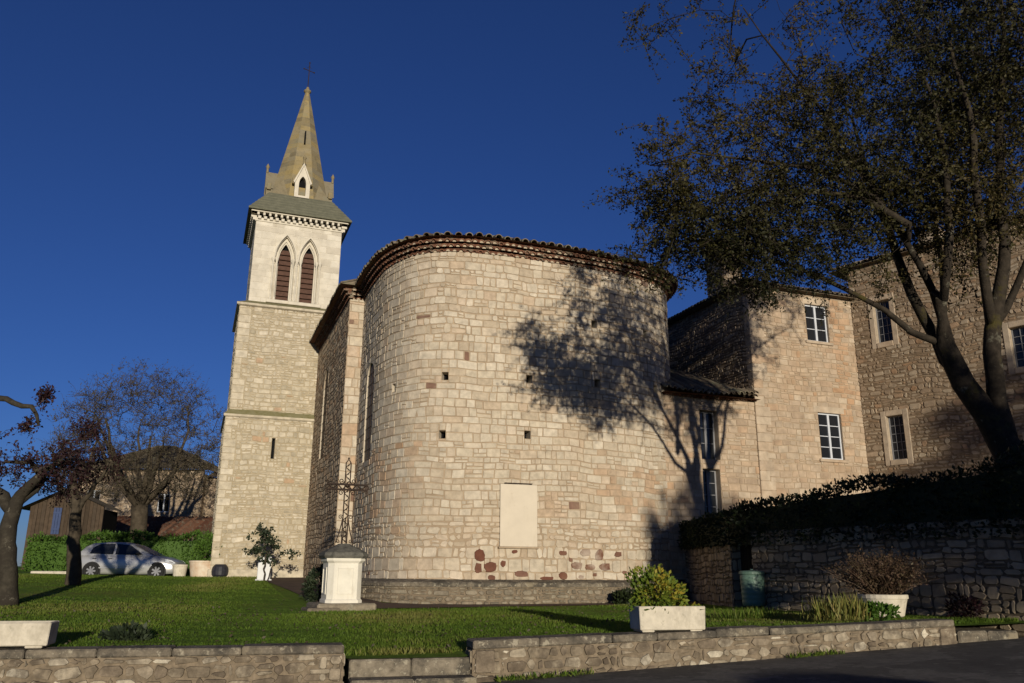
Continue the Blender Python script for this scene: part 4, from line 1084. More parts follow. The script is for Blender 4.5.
# garden walls
def rubble_wall(name, label, a, b, z0, z1, th, seed, chh=(.12, .26), lnn=(.16, .5)):
    d = (b - a); L = d.length; ang = math.atan2(d.y, d.x); mb = MB()
    S = lambda u, v, e=0.: Vector((u, -e, z0 + v))
    wall(mb, S, L, z1 - z0, (), None, 1); stones(mb, S, L, z1 - z0, chh, lnn, .016, .018, .026, .04, seed=seed, bev=.014, split=.3)
    for ue, sg in ((0, -1), (L, 1)):
        Se = lambda u, v, e=0., ue=ue, sg=sg: Vector((ue + sg * e, u if sg > 0 else th - u, z0 + v))
        wall(mb, Se, th, z1 - z0, (), None, 1); stones(mb, Se, th, z1 - z0, (.2, .34), (.25, .5), .02, .02, .014, .03, seed=seed + 1)
    mb.box((0, .005, z1 - .04), (L, th - .005, z1), 1); mb.poly([(0, th, z0), (L, th, z0), (L, th, z1), (0, th, z1)], 1)
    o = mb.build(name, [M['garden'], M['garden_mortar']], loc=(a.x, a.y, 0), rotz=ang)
    return tag(o, label, 'garden wall')
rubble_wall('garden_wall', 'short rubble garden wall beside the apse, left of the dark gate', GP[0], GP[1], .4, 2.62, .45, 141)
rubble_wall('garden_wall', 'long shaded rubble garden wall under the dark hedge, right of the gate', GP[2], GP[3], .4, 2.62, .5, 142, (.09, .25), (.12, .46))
g0, g1 = W(*ST(6.1, 22.5)), W(*ST(6.3, 21.4))
gate = thing('garden_gate', 'dark wooden gate in the gap between the two garden walls', 'gate', (6.2, 22., .75), math.atan2(-1.1, .2))
mb = MB()
for i in range(6): mb.bbox((-.54 + i * .18, -.02, .05), (-.37 + i * .18, .015, 1.75), .008, 0, random.Random(i).random())
mb.build('board', [M['dark']], gate)
mb = MB()
for z in (.3, 1.4): mb = MB(); mb.box((-.54, .016, z), (.53, .05, z + .1)); mb.build('rail', [M['dark']], gate)


# ------------------------------------------------------------------ wayside cross
def gz(x, y): return z_lawn(*ST(x, y))
cb = Vector((-4.22, 21.5, gz(-4.2, 21.5)))
cross = thing('wayside_cross', 'openwork iron cross on a white plastered pedestal with a grey stone cap', 'cross', cb, R(24))
mb = MB(); mb.bbox((-.72, -.78, -.1), (.72, .62, .16), .04, 0, .5); mb.bbox((-.98, -.95, -.2), (-.2, -.1, .07), .03, 0, .2)
mb.build('base_slab', [M['ledge']], cross)
mb = MB(); n8 = 8
def octa(hw, ch): return [(-hw + ch, -hw), (hw - ch, -hw), (hw, -hw + ch), (hw, hw - ch), (hw - ch, hw), (-hw + ch, hw), (-hw, hw - ch), (-hw, -hw + ch)]
prof = [(.455, .16), (.455, .22), (.425, .26), (.425, 1.10), (.45, 1.13), (.475, 1.16), (.475, 1.22)]
for (h0, z0), (h1, z1) in zip(prof[:-1], prof[1:]):
    a, b = octa(h0, .13), octa(h1, .13)
    for i in range(8): j = (i + 1) % 8; mb.poly([(*a[i], z0), (*a[j], z0), (*b[j], z1), (*b[i], z1)])
for sx, sy in ((0, -1), (-1, 0), (1, 0)):            # moulded panel on each face
    def xf(x, y, z): return Vector((x, -.425 - y, z)) if sy else Vector((sx * (.425 + y), x * -sx, z))
    w = .2
    for a, b in (((-w, 0, .36), (w, .02, .39)), ((-w, 0, .97), (w, .02, 1.0)), ((-w, 0, .392), (-w + .03, .02, .968)), ((w - .03, 0, .392), (w, .02, .968))): mb.box(a, b, 0, .5, 0, xf)
mb.build('pedestal', [M['white_paint']], cross)
mb = MB()
prof = [(.40, 1.221), (.52, 1.225), (.55, 1.28), (.52, 1.36), (.38, 1.44), (.20, 1.53), (.12, 1.58)]
for (h0, z0), (h1, z1) in zip(prof[:-1], prof[1:]):
    a, b = octa(h0, .3 * h0), octa(h1, .3 * h1)
    for i in range(8): j = (i + 1) % 8; mb.poly([(*a[i], z0), (*a[j], z0), (*b[j], z1), (*b[i], z1)], 0, .5)
mb.poly([(*p, 1.58) for p in octa(.12, .036)])
mb.build('cap', [plain_mat('lichened cap', (.16, .15, .125), .4, 9., .95, .1, col2=(.06, .058, .05))], cross)
mb = MB(); zt, za = 3.62, 3.0; w = .065; r_ = .016
for sx in (-w, w):
    mb.tube([(sx, 0, 1.55), (sx, 0, zt)], r_, 5); mb.tube([(-.52, 0, za + sx), (.52, 0, za + sx)], .026, 5)
n_ = 18
for i in range(n_):
    z0, z1 = 1.6 + (zt - 1.6) * i / n_, 1.6 + (zt - 1.6) * (i + 1) / n_; sg = w if i % 2 else -w
    mb.tube([(-sg, 0, z0), (sg, 0, z1)], .011, 4); mb.tube([(0, 0, (z0 + z1) / 2 - .025), (.025, 0, (z0 + z1) / 2), (0, 0, (z0 + z1) / 2 + .025), (-.025, 0, (z0 + z1) / 2), (0, 0, (z0 + z1) / 2 - .025)], .009, 4)
for i in range(8):
    x0, x1 = -.5 + i * .125, -.375 + i * .125; sg = w if i % 2 else -w
    mb.tube([(x0, 0, za - sg), (x1, 0, za + sg)], .015, 4)
def scroll(c, r, a0, turns, plane='xz', n=22, sx=1):
    pts = []
    for i in range(n + 1):
        t = i / n; a = a0 + turns * 2 * PI * t; q = r * (1 - .75 * t); pts.append((c[0] + sx * q * math.cos(a), c[1], c[2] + q * math.sin(a)))
    return pts
for sx in (-1, 1):
    mb.tube([(sx * .52, 0, za - w), (sx * .56, 0, za), (sx * .52, 0, za + w)], r_, 5); mb.tube(scroll((sx * .50, 0, za + .1), .05, 0, 1.2, sx=sx), .007, 4); mb.tube(scroll((sx * .50, 0, za - .1), .05, 0, -1.2, sx=sx), .007, 4)
    # consoles at the foot: a long S with a scroll at each end
    S_ = [(sx * (.075 + .19 * (1 - t) ** 1.6 * (1 - .25 * (1 - t))), 0, 1.60 + .62 * t) for t in [i / 12 for i in range(13)]]
    mb.tube(S_, .015, 5); mb.tube(scroll((sx * .165, 0, 1.63), .055, -.4, 1.3, sx=sx), .009, 4); mb.tube(scroll((sx * .125, 0, 2.24), .06, PI, -1.3, sx=sx), .009, 4)
    mb.tube([(0, sx * .06, 1.57), (0, sx * .2, 1.6), (0, sx * .12, 1.9), (0, sx * .02, 2.2)], .009, 5)
    mb.tube(scroll((sx * .15, 0, za + .15), .075, PI, 1.3, sx=sx), .012, 4); mb.tube(scroll((sx * .15, 0, za - .15), .075, PI, -1.3, sx=sx), .012, 4)
mb.tube([(-w, 0, zt), (0, 0, zt + .09), (w, 0, zt)], r_, 5); mb.lathe([(.004, 0), (.03, .03), (.004, .07)], (0, 0, zt + .08), 6)
mb.lathe([(.005, -.03), (.06, 0), (.005, .03)], (0, -.02, za), 8)
mb.build('iron_cross', [M['iron']], cross)

# ------------------------------------------------------------------ troughs, pots, bin
def trough(label, x, y, z, ang, L, Dp, H, mat='concrete'):
    t = thing('planter_trough', label, 'planter', (x, y, z), ang)
    mb = MB(); th = .05
    xf = lambda px, py, pz: (px * (1 - .03 * (1 - pz / H)), py * (1 - .03 * (1 - pz / H)), pz)
    mb.bbox((-L / 2, -Dp / 2, .03), (L / 2, -Dp / 2 + th, H), .012, 0, .5, 0, xf); mb.bbox((-L / 2, Dp / 2 - th, .03), (L / 2, Dp / 2, H), .012, 0, .5, 0, xf)
    mb.bbox((-L / 2, -Dp / 2 + th + .001, .03), (-L / 2 + th, Dp / 2 - th - .001, H - .001), .012, 0, .5, 0, xf); mb.bbox((L / 2 - th, -Dp / 2 + th + .001, .03), (L / 2, Dp / 2 - th - .001, H - .001), .012, 0, .5, 0, xf)
    for sx in (-1, 1): mb.bbox((sx * L * .36 - .1, -Dp / 2 + .03, 0), (sx * L * .36 + .1, Dp / 2 - .03, .045), .01, 0, .3)
    mb.build('box', [M[mat]], t)
    mb = MB(); mb.box((-L / 2 + th + .002, -Dp / 2 + th + .002, .05), (L / 2 - th - .002, Dp / 2 - th - .002, H - .05)); mb.build('soil', [M['soil']], t)
    return t
TR = Vector((2.43, 13.42, .735)); RT = R(14.4); trough('pale concrete trough on the street wall holding a yellow green bush', TR.x, TR.y, TR.z, RT, 1.10, .42, .375)
p_ = W(-2.19, 12.62); trough('empty whitewashed trough on the street wall at the left edge', p_.x, p_.y, .635, R(14.3), 1.25, .42, .31)
q = TR + Vector((-.12, .0, 0)); bz = TR.z
b_ = thing('bush', 'round yellow green bush growing in the concrete trough', 'bush', (q.x, q.y, bz + .3))
bush('leaves', M['leaf_shrub'], (-.05, 0, .26), (.36, .30, .30), 2400, .07, b_, seed=21, lump=.35)
mb = MB(); rg = random.Random(2)
for i in range(14):
    d = Vector((rg.gauss(0, .5), rg.gauss(0, .4), 1)).normalized(); mb.tube([(0, 0, 0), d * .3, d * rg.uniform(.34, .45) + Vector((0, 0, .0))], [.012, .009, .004], 4)
mb.build('stem', [M['bark']], b_)
rs = np.random.RandomState(5); C_ = np.stack([rs.uniform(-.5, .52, 240), rs.uniform(-.2, .2, 240), np.zeros(240)], 1)
tf = leaf_mesh('low_plants', C_, .09, M['leaf_shrub'], loc=(0, 0, 0), seed=6, up=1.0)
tf.location = (TR.x, TR.y, bz + .33); tf.rotation_euler.z = RT
tag(tf, 'low trailing greenery along the rim of the concrete trough', 'plant')

def round_pot(name, label, x, y, z, r, H, mat, lip=.05, n=28):
    mb = MB(); mb.lathe([(r * .74, 0), (r * .80, .02), (r * .93, H * .6), (r * .98, H - .08), (r * 1.03, H - .075), (r * 1.03, H - .01), (r * 1.0, H), (r * .92, H), (r * .90, H - .08)], (0, 0, 0), n)
    o = mb.build(name, [mat], loc=(x, y, z), smooth=False); return tag(o, label, 'pot')
round_pot('flower_pot', 'broad white round pot with a rusty bare bush against the shaded garden wall', 7.04, 16.3, .84, .43, .40, M['concrete'])
b_ = thing('bush', 'rusty brown bush of bare twigs in the broad white pot', 'bush', (7.04, 16.3, 1.17))
mb = MB(); rg = random.Random(14); tw = []
for i in range(640):
    d = Vector((rg.gauss(0, .55), rg.gauss(0, .5), rg.uniform(.55, 1.))).normalized(); L = rg.uniform(.5, .86); a = Vector((rg.uniform(-.2, .2), rg.uniform(-.2, .2), 0))
    e = a + Vector((d.x * 1.15, d.y, d.z)) * L; mid = a.lerp(e, .5) + Vector((0, 0, .04)); a, mid, e = a * 1.08, mid * 1.12, e * 1.12; mb.tube([a, mid, e], [.007, .005, .002], 3, 0, rg.random(), cap=False); tw.append((a, mid, e))
mb.build('stem', [M['leaf_rust']], b_)
L_ = leaves_on(tw, 12, 3, .03); leaf_mesh('leaves', L_, .05, M['leaf_rust'], b_, seed=8)
round_pot('flower_pot', 'big pale round pot beside the tower, holding a clipped green shrub', -12.75, 35.5, 1.22, .56, .74, plain_mat('pale pot', (.62, .55, .44), .2, 2.5, .85, .2, col2=(.45, .30, .19)))
b_ = thing('bush', 'clipped green shrub with stray branches in the big pale pot', 'bush', (-12.75, 35.5, 1.9)); bush('leaves', M['leaf_hedge'], (.15, 0, .5), (.62, .55, .62), 2600, .10, b_, seed=31, lump=.3)
mb = MB(); mb.tube([(.5, 0, .3), (.95, -.1, .1), (1.05, -.1, .35)], [.02, .015, .008], 5); mb.tube([(.4, 0, .7), (.75, 0, .95), (.9, 0, 1.0)], [.018, .012, .006], 5); mb.tube([(0, 0, 0), (.1, 0, .5)], [.05, .03], 6)
for k in range(5): mb.tube([(-.1, 0, .6), (-.2 + .12 * k, .1, 1.5 + .1 * (k % 3))], [.014, .005], 4)
mb.build('stem', [M['bark']], b_)
round_pot('flower_pot', 'small tapered pale pot in front of the car bonnet', -13.62, 35.3, 1.22, .29, .58, M['concrete'], n=18)
mb = MB(); mb.lathe([(.05, 0), (.22, .03), (.33, .18), (.35, .34), (.30, .50), (.20, .60), (.17, .60), (.15, .54)], (0, 0, 0), 18); tag(mb.build('jar', [plain_mat('dark glaze', (.022, .022, .03), .3, 6., .5, .4)], loc=(-11.93, 35.2, 1.22)), 'dark rounded jar standing at the foot of the tower', 'jar')
# water butt
wb = thing('water_butt', 'green plastic barrel with a lid in front of the dark gate', 'barrel', (5.92, 21.0, .84))
gm = plain_mat('green plastic', (.115, .19, .145), .15, 4., .5, .4)
mb = MB(); pr = [(.24, 0), (.26, .02)]
for k in range(6): pr += [(.265 + .004 * k, .06 + k * .11), (.275 + .004 * k, .09 + k * .11), (.265 + .004 * k, .12 + k * .11)]
mb.lathe(pr + [(.29, .74)], (0, 0, 0), 24); mb.build('barrel', [gm], wb, smooth=True)
mb = MB(); mb.lathe([(.30, .735), (.31, .75), (.31, .80), (.28, .82), (.05, .84)], (0, 0, 0), 24); mb.lathe([(.04, .83), (.04, .87)], (0, 0, 0), 10); mb.build('lid', [gm], wb)
# white upright board behind the sapling
mb = MB(); mb.bbox((-.24, -.05, -.05), (.24, .05, .92), .02); mb.bbox((-.30, -.09, -.05), (.30, .09, .1), .015)
tag(mb.build('stone_marker', [plain_mat('white marker', (.62, .62, .62), .1, 3., .7, .3)], loc=(-9.3, 32.35, 1.17), rotz=R(12)), 'white upright marker slab behind the little leafy tree', 'marker')

# ------------------------------------------------------------------ small plants
b_ = thing('young_tree', 'little leafy tree in front of the white slab by the tower', 'tree', (-9.15, 31.9, 1.14))
mb = MB(); rg = random.Random(33)
at_ = [(rg.gauss(-.1, .42), rg.gauss(0, .35), rg.uniform(.75, 1.95)) for _ in range(38)] + [(.55 + .25 * k, 0, 1.0 + .1 * (k % 2)) for k in range(4)]
at_ = [(x * (1.35 - .45 * z), y, z) for x, y, z in at_]
pos, par, kids, rad, tips = grow([([(0, 0, -.1), (-.05, 0, .5), (.02, 0, 1.1), (-.15, 0, 1.7), (-.2, 0, 2.1)], [.035, .03, .025, .018, .01]), ([(.1, 0, -.1), (.2, .05, .5), (.45, .1, .95)], [.02, .016, .01])], at_, .15, seed=3, tip=.005)
skin(mb, pos, par, kids, rad); tw, D_ = twigs(mb, tips, rg, (2, 4), (.12, .28), .004); mb.build('trunk', [M['bark']], b_)
leaf_mesh('crown', leaves_on(tw, 12, 5, .03), .10, M['leaf_dark'], b_, seed=4, aspect=.6)
def shrub(name, label, x, y, z, r, n, size, mat, seed, cat='bush', lump=.3, up=.3):
    o = bush(name, M[mat], (0, 0, r[2] * .8), r, n, size, None, (0, 0, 0), (x, y, z), seed, lump=lump, up=up); return tag(o, label, cat)
shrub('juniper_bush', 'dark evergreen bush just behind the cross pedestal', -5.25, 23.9, .72, (.55, .45, .55), 2200, .10, 'leaf_dark', 51)
shrub('dark_shrub', 'low dark shrub at the right foot of the apse, near the stone bench', 3.35, 24.75, .66, (.40, .25, .24), 900, .11, 'leaf_ivy', 52, up=.8)
shrub('weed_clump', 'dark weed clump on the lawn behind the left street wall', -5.55, 12.7, .58, (.30, .18, .10), 500, .09, 'leaf_dark', 53, 'plant', up=.9)
shrub('leafy_plant', 'small bright leafy plant in front of the broad white pot', 6.42, 15.25, .82, (.30, .2, .15), 420, .10, 'leaf_hedge', 54, 'plant', up=.6)
shrub('red_shrub', 'small reddish shrub at the foot of the garden wall behind the kerb', 8.45, 16.1, .80, (.3, .2, .22), 500, .08, 'leaf_red', 55)
def grass_tuft(name, label, x, y, z, rx, ry, n, h, mat, seed):
    rs = np.random.RandomState(seed); Cc = np.stack([rs.normal(size=n) * rx, rs.normal(size=n) * ry, np.zeros(n)], 1)
    D = np.stack([rs.normal(size=n) * .28, rs.normal(size=n) * .28, np.ones(n)], 1)
    return tag(leaf_mesh(name, Cc, h, M[mat], None, (0, 0, 0), (x, y, z), seed, D=D, aspect=.07, var=.45), label, 'grass tuft')
grass_tuft('grass_tuft', 'tall yellowing grass tuft behind the street wall, near the broad white pot', 5.5, 15.0, .82, .15, .14, 300, .33, 'straw', 61)
grass_tuft('grass_tuft', 'tall yellowing grass tuft nearest the broad white pot', 5.95, 15.15, .82, .12, .12, 240, .36, 'straw', 62)
tall = grass_tuft('tall_grass', 'loose tall grass in front of the green barrel', 4.6, 16.6, .77, .35, .2, 600, .17, 'blade', 63)
tall['kind'] = 'stuff'

# lawn grass: blades over the part of the lawn near the street
rs = np.random.RandomState(77); n = 420000
s_ = rs.uniform(-9, 14, n); t_ = 10.8 + (rs.uniform(0, 1, n) ** 1.8) * 27
keep = np.ones(n, bool)
keep &= ~((s_ > 4.2) & (t_ > 21.3) & (s_ < 17)); keep &= ~((s_ > 2.6) & (t_ > 23.0)); keep &= ~((s_ > 1.95) & (s_ < 3.95) & (t_ < 12.45))
xx = s_ * CU - t_ * SU; yy = s_ * SU + t_ * CU
keep &= ~((np.abs(xx + 4.22) < .9) & (np.abs(yy - 21.5) < .9)); keep &= ~((xx > 5.3) & (yy > 19.2)); keep &= (t_ - (11.93 + .105 * (2.05 - s_))) > .45
keep &= ~((xx > 5) & (((yy - 21.3) * .473 + (xx - 6.04) * .881) > -.3))
s_, t_, xx, yy = s_[keep], t_[keep], xx[keep], yy[keep]
zz = np.array([z_lawn(a, b) for a, b in zip(s_, t_)])
P_ = np.stack([xx, yy, zz - .005], 1)
pat = vnoise(np.stack([xx, yy, np.zeros_like(xx)], 1), 3, 1.1) * .5 + vnoise(np.stack([xx, yy, np.zeros_like(xx)], 1), 4, 5.) * .25
Dg = np.stack([rs.normal(size=len(xx)) * .5, rs.normal(size=len(xx)) * .5, np.ones(len(xx))], 1)
hgt = np.clip(.046 * (1 + .7 * pat) * (1 + .6 * np.exp(-((t_ - (11.93 + .105 * (2.05 - s_)) - .5) / .2) ** 2)), .012, .10)
g = leaf_mesh('grass', P_, 1., M['blade'], None, (0, 0, 0), (0, 0, 0), 5, D=Dg * (hgt / np.linalg.norm(Dg, axis=1))[:, None], aspect=.2, tone=.45 + pat * .62 + rs.normal(size=len(xx)) * .13)
# leaf_mesh normalises directions, so give the blades their height by rescaling about each base
co = np.empty(len(g.data.vertices) * 3); g.data.vertices.foreach_get('co', co); co = co.reshape(-1, 4, 3)
co = co[:, :1] + (co - co[:, :1]) * hgt[:, None, None] * np.array([1, 1, 1]); g.data.vertices.foreach_set('co', co.reshape(-1))
tag(g, 'short mown grass of the church lawn', None, kind='stuff')

rs = np.random.RandomState(91); n = 1500
s_ = rs.uniform(-8, 12, n); t_ = 12.6 + rs.uniform(0, 1, n) ** 1.4 * 12; ok = ~((s_ > 4.2) & (t_ > 21.2)); s_, t_ = s_[ok], t_[ok]
P_ = np.array([(*W(a, b)[:2], z_lawn(a, b) + .03) for a, b in zip(s_, t_)])
lf = leaf_mesh('fallen_leaves', P_, .06, M['leaf_bud'], seed=92, D=np.stack([rs.normal(size=len(P_)), rs.normal(size=len(P_)), rs.normal(size=len(P_)) * .5 + .3], 1)); tag(lf, 'scattered fallen leaves on the lawn', None, kind='stuff')

rs = np.random.RandomState(95); n = 2600
s_ = np.concatenate([rs.uniform(-6, 2, n // 3), rs.uniform(3.85, 13.6, n - n // 3)]); s_ = s_[vnoise(np.stack([s_, s_ * 0, s_ * 0], 1), 8, 3.) > .45]
t_ = np.array([t_front(a) for a in s_]) - np.abs(rs.normal(size=len(s_))) * .06 - .02
P_ = np.array([(*W(a, b)[:2], z_road(a)) for a, b in zip(s_, t_)])
wd_ = leaf_mesh('weeds', P_, .075, M['blade'], seed=96, D=np.stack([rs.normal(size=len(P_)) * .6, rs.normal(size=len(P_)) * .6 - .3, np.ones(len(P_))], 1), aspect=.22, var=.6); tag(wd_, 'weeds along the foot of the street walls', None, kind='stuff')

# ------------------------------------------------------------------ hedges
def hedge(name, label, pts, width, z0, tops, mat, seed, dens=330, size=.10, bulge=.12, core='leaf_ivy'):
    """clipped hedge along plan points; tops gives its height at each point"""
    h = thing(name, label, 'hedge', (pts[0][0], pts[0][1], z0)); rs = np.random.RandomState(seed)
    C_ = []; D_ = []; mb = MB()
    for (a, b, ha, hb) in zip(pts[:-1], pts[1:], tops[:-1], tops[1:]):
        a = np.array(a, float); b = np.array(b, float); L = np.linalg.norm(b - a); d = (b - a) / L; nn = np.array([d[1], -d[0]])
        def P3(u, w, z): q = a + d * u + nn * w; return np.stack([np.full(1, q[0]), np.full(1, q[1]), np.full(1, z)], 1)[0]
        hw = width / 2
        c = .72
        Q = []
        for u, ht in ((0, ha), (L, hb)):
            Q.append([P3(u, -hw * c, z0), P3(u, hw * c, z0), P3(u, hw * c, z0 + (ht - z0) * .86), P3(u, -hw * c, z0 + (ht - z0) * .86)])
        for i in range(4): j = (i + 1) % 4; mb.poly([Q[0][i], Q[0][j], Q[1][j], Q[1][i]])
        mb.poly(Q[0]); mb.poly(Q[1])
        H = (ha + hb) / 2 - z0
        for (area, kind) in ((L * H, 0), (L * H * .4, 2), (L * width, 1), (width * H, 3), (width * H, 4)):
            n = int(area * dens); u = rs.uniform(0, L, n); w = rs.uniform(-hw, hw, n); v = rs.uniform(0, 1, n)
            if kind == 0: w[:] = hw; nv = np.array([nn[0], nn[1], 0.])
            elif kind == 2: w[:] = -hw; nv = np.array([-nn[0], -nn[1], 0.])
            elif kind == 1: v[:] = 1; nv = np.array([0, 0, 1.])
            elif kind == 3: u[:] = 0; nv = np.array([-d[0], -d[1], 0.])
            else: u[:] = L; nv = np.array([d[0], d[1], 0.])
            zt = ha + (hb - ha) * u / L; z = z0 + v * (zt - z0)
            if kind != 1: z -= (v > .93) * 0.0
            q = a[None] + d[None] * u[:, None] + nn[None] * w[:, None]
            P = np.stack([q[:, 0], q[:, 1], z], 1)
            ed = (np.abs(w) / hw) ** 6 * (kind == 1) + (v ** 8) * (kind != 1)
            off = bulge * vnoise(P, seed + 2, 2.2) + .5 * bulge * vnoise(P, seed + 3, 6.) - .08 * ed + rs.uniform(-.16, .03, n)
            P = P + nv[None] * off[:, None]; C_.append(P); D_.append(np.repeat(nv[None], n, 0) + rs.normal(size=(n, 3)) * .75)
    C_ = np.concatenate(C_); D_ = np.concatenate(D_); o_ = (pts[0][0], pts[0][1], z0)
    mb.build('trunk', [M[core]], h, org=o_)  # added inner block standing in for the hedge's dense inside, not a trunk
    leaf_mesh('foliage', C_, size, M[mat], h, org=o_, seed=seed + 4, D=D_, tone=.5 + .25 * vnoise(C_, seed + 6, 3.) + rs.uniform(-.3, .3, len(C_)))
    return h
gd = np.array([.473, -.881]); gn = np.array([.881, .473]) * .38
g2 = np.array([6.04, 21.3])
hp = [tuple(g2 + gd * u + gn) for u in (-.35, 2.2, 4.2, 6.4, 9.2)]
hedge('hedge', 'dense dark hedge along the top of the long garden wall', hp, .95, 2.3, [3.28, 3.42, 3.52, 3.66, 3.8], 'leaf_ivy', 301, 300, .10, .12)
hedge('hedge', 'low dark ivy hedge over the short garden wall beside the apse', [(5.72, 27.2), (5.95, 22.3), (6.2, 21.6)], .6, 2.35, [3.15, 3.18, 3.25], 'leaf_ivy', 302, 330, .10, .08)
hedge('hedge', 'bright green hedge behind the parked car', [(-22.3, 39.8), (-18, 39.9), (-13.6, 40.3)], 1.5, 1.2, [3.05, 3.2, 3.1], 'leaf_hedge', 303, 240, .12, .16, 'leaf_hedge')

# ------------------------------------------------------------------ trees
def tree(name, label, base, chains, attr, step, tw, leaf, bark, seed, sag=.35, tip=.007, leaf_per=14, leaf_size=.09, spread=.07, cat='tree', group=None, pull=0., upb=.2, up=0., power=2.25):
    t = thing(name, label, cat, base, 0, group)
    o_ = Vector(base); rg = random.Random(seed)
    ch = [([Vector(p) - o_ for p in pts], r) for pts, r in chains]; at = np.asarray(attr) - np.array(base)
    pos, par, kids, rad, tips = grow(ch, at, step, sag, seed, tip, power, pull)
    mb = MB(); skin(mb, pos, par, kids, rad, 0, None, seed)
    T, D = twigs(mb, tips, rg, *tw, upb=upb)
    mb.build('trunk', [M[bark]], t, smooth=True)
    if leaf_per:
        X = leaves_on(T, leaf_per, seed + 1, spread)
        tn = .45 + .3 * vnoise(X, seed + 7, .9) + np.random.RandomState(seed).uniform(-.3, .3, len(X))
        leaf_mesh('crown', X, leaf_size, M[leaf], t, seed=seed + 2, tone=tn, up=up)
    return t
L_main = [
    ([(10.32, 16.3, 1.85), (10.12, 16.3, 2.94), (9.85, 16.3, 3.94), (9.53, 16.3, 4.69), (9.15, 16.3, 5.32), (8.88, 16.3, 6.14)],
     [0.405, 0.34, 0.294, 0.248, 0.221, 0.193]),
    ([(8.88, 16.3, 6.14), (8.83, 16.16, 6.67), (8.61, 15.97, 7.2), (8.08, 15.76, 8.2), (7.26, 15.53, 9.58), (6.48, 15.3, 10.88), (5.65, 15.05, 11.92), (4.81, 14.8, 13.05)],
     [0.122, 0.1, 0.082, 0.064, 0.05, 0.037, 0.023, 0.014]),
    ([(8.88, 16.3, 6.14), (8.3, 16.42, 6.44), (7.85, 16.57, 6.98), (7.17, 16.74, 7.48), (6.08, 16.92, 8.1), (4.83, 17.11, 8.47), (3.77, 17.31, 8.58)],
     [0.084, 0.071, 0.059, 0.05, 0.037, 0.023, 0.013]),
    ([(8.97, 16.3, 6.28), (9.08, 16.55, 6.85), (9.37, 16.86, 8.21), (9.53, 17.21, 8.92), (9.71, 17.59, 9.91), (10.22, 17.98, 10.81), (11.1, 18.39, 11.84)],
     [0.079, 0.07, 0.06, 0.05, 0.044, 0.035, 0.02]),
    ([(9.85, 16.3, 3.94), (9.71, 16.2, 4.94), (9.76, 16.06, 6.41), (9.94, 15.92, 7.17), (10.12, 15.76, 8.21), (10.02, 15.59, 8.83), (10.12, 15.41, 10.42), (10.51, 15.23, 12.81), (10.42, 15.05, 15.01)],
     [0.205, 0.18, 0.156, 0.131, 0.107, 0.094, 0.074, 0.049, 0.025]),
    ([(9.76, 16.06, 6.41), (10.33, 15.95, 7.3), (10.72, 15.5, 8.7), (11.49, 15.0, 10.12), (12.31, 14.46, 12.36)],
     [0.084, 0.074, 0.061, 0.047, 0.023]),
    ([(8.08, 15.63, 8.2), (7.45, 15.48, 9.02), (6.21, 15.3, 9.6), (4.92, 15.19, 9.71), (3.62, 15.08, 9.82), (2.74, 14.96, 9.46)],
     [0.051, 0.047, 0.038, 0.028, 0.018, 0.01]),
    ([(10.03, 15.63, 10.46), (9.35, 15.75, 12.08), (8.66, 15.89, 13.91), (8.44, 16.05, 16.12)],
     [0.042, 0.038, 0.028, 0.014]),
    ([(10.12, 15.76, 8.21), (10.53, 16.58, 9.12), (11.7, 17.33, 10.8), (13.21, 17.97, 11.8)],
     [0.056, 0.047, 0.033, 0.014]),
    ([(9.25, 16.2, 5.0), (9.05, 16.9, 6.4), (8.75, 17.4, 8.2), (8.5, 17.8, 10.4), (8.3, 18.0, 12.4)],
     [0.15, 0.12, 0.1, 0.07, 0.03]),
    ([(9.76, 16.06, 6.41), (9.45, 15.5, 7.9), (9.15, 14.7, 9.9), (8.8, 14.4, 12.0)],
     [0.11, 0.09, 0.07, 0.03]),
    ([(8.6, 15.6, 6.9), (8.75, 15.3, 8.2), (8.7, 15.0, 9.8), (8.4, 14.8, 11.4)],
     [0.09, 0.08, 0.06, 0.03]),
    ([(9.9, 15.9, 8.6), (10.6, 16.3, 10.0), (11.0, 16.5, 11.8), (11.1, 16.6, 13.6)],
     [0.1, 0.08, 0.06, 0.03]),
    ([(8.0, 15.4, 8.4), (7.2, 15.6, 9.1), (6.2, 15.9, 9.4), (5.2, 16.1, 9.1)],
     [0.08, 0.065, 0.05, 0.02]),
]
rs = np.random.RandomState(11)
A_ = np.concatenate([
    ellipsoid_points(430, (8.6, 15.9, 13.4), (5.9, 4.7, 4.7), rs, .25, 9.6),
    ellipsoid_points(210, (5.35, 15.8, 10.2), (2.95, 2.6, 2.4), rs, .2),
    ellipsoid_points(80, (4.2, 16.3, 8.7), (2.0, 1.7, 1.25), rs, .1),
    ellipsoid_points(110, (12.2, 15.9, 14.2), (3.6, 3.6, 3.2), rs, .25, 12.6),
    ellipsoid_points(60, (7.6, 16.2, 9.4), (2.3, 1.9, 1.2), rs, .1),
    ellipsoid_points(210, (9.9, 15.9, 12.4), (2.0, 2.6, 3.0), rs, .1),
    ellipsoid_points(70, (5.9, 16.3, 8.0), (2.3, 1.6, .95), rs, .1),
    ellipsoid_points(80, (8.5, 16.1, 9.6), (1.9, 1.8, 1.5), rs, .1),
    ellipsoid_points(34, (3.2, 16.0, 9.5), (.95, 1.3, 1.6), rs, .1),
    ellipsoid_points(60, (9.5, 15.7, 8.9), (1.3, 1.6, 1.6), rs, .1),
    ellipsoid_points(50, (3.6, 16.0, 12.4), (1.3, 1.6, 1.6), rs, .1)])
A_ = A_[(vnoise(A_, 23, 1.1) > -.42) | (A_[:, 0] > 8.5)]
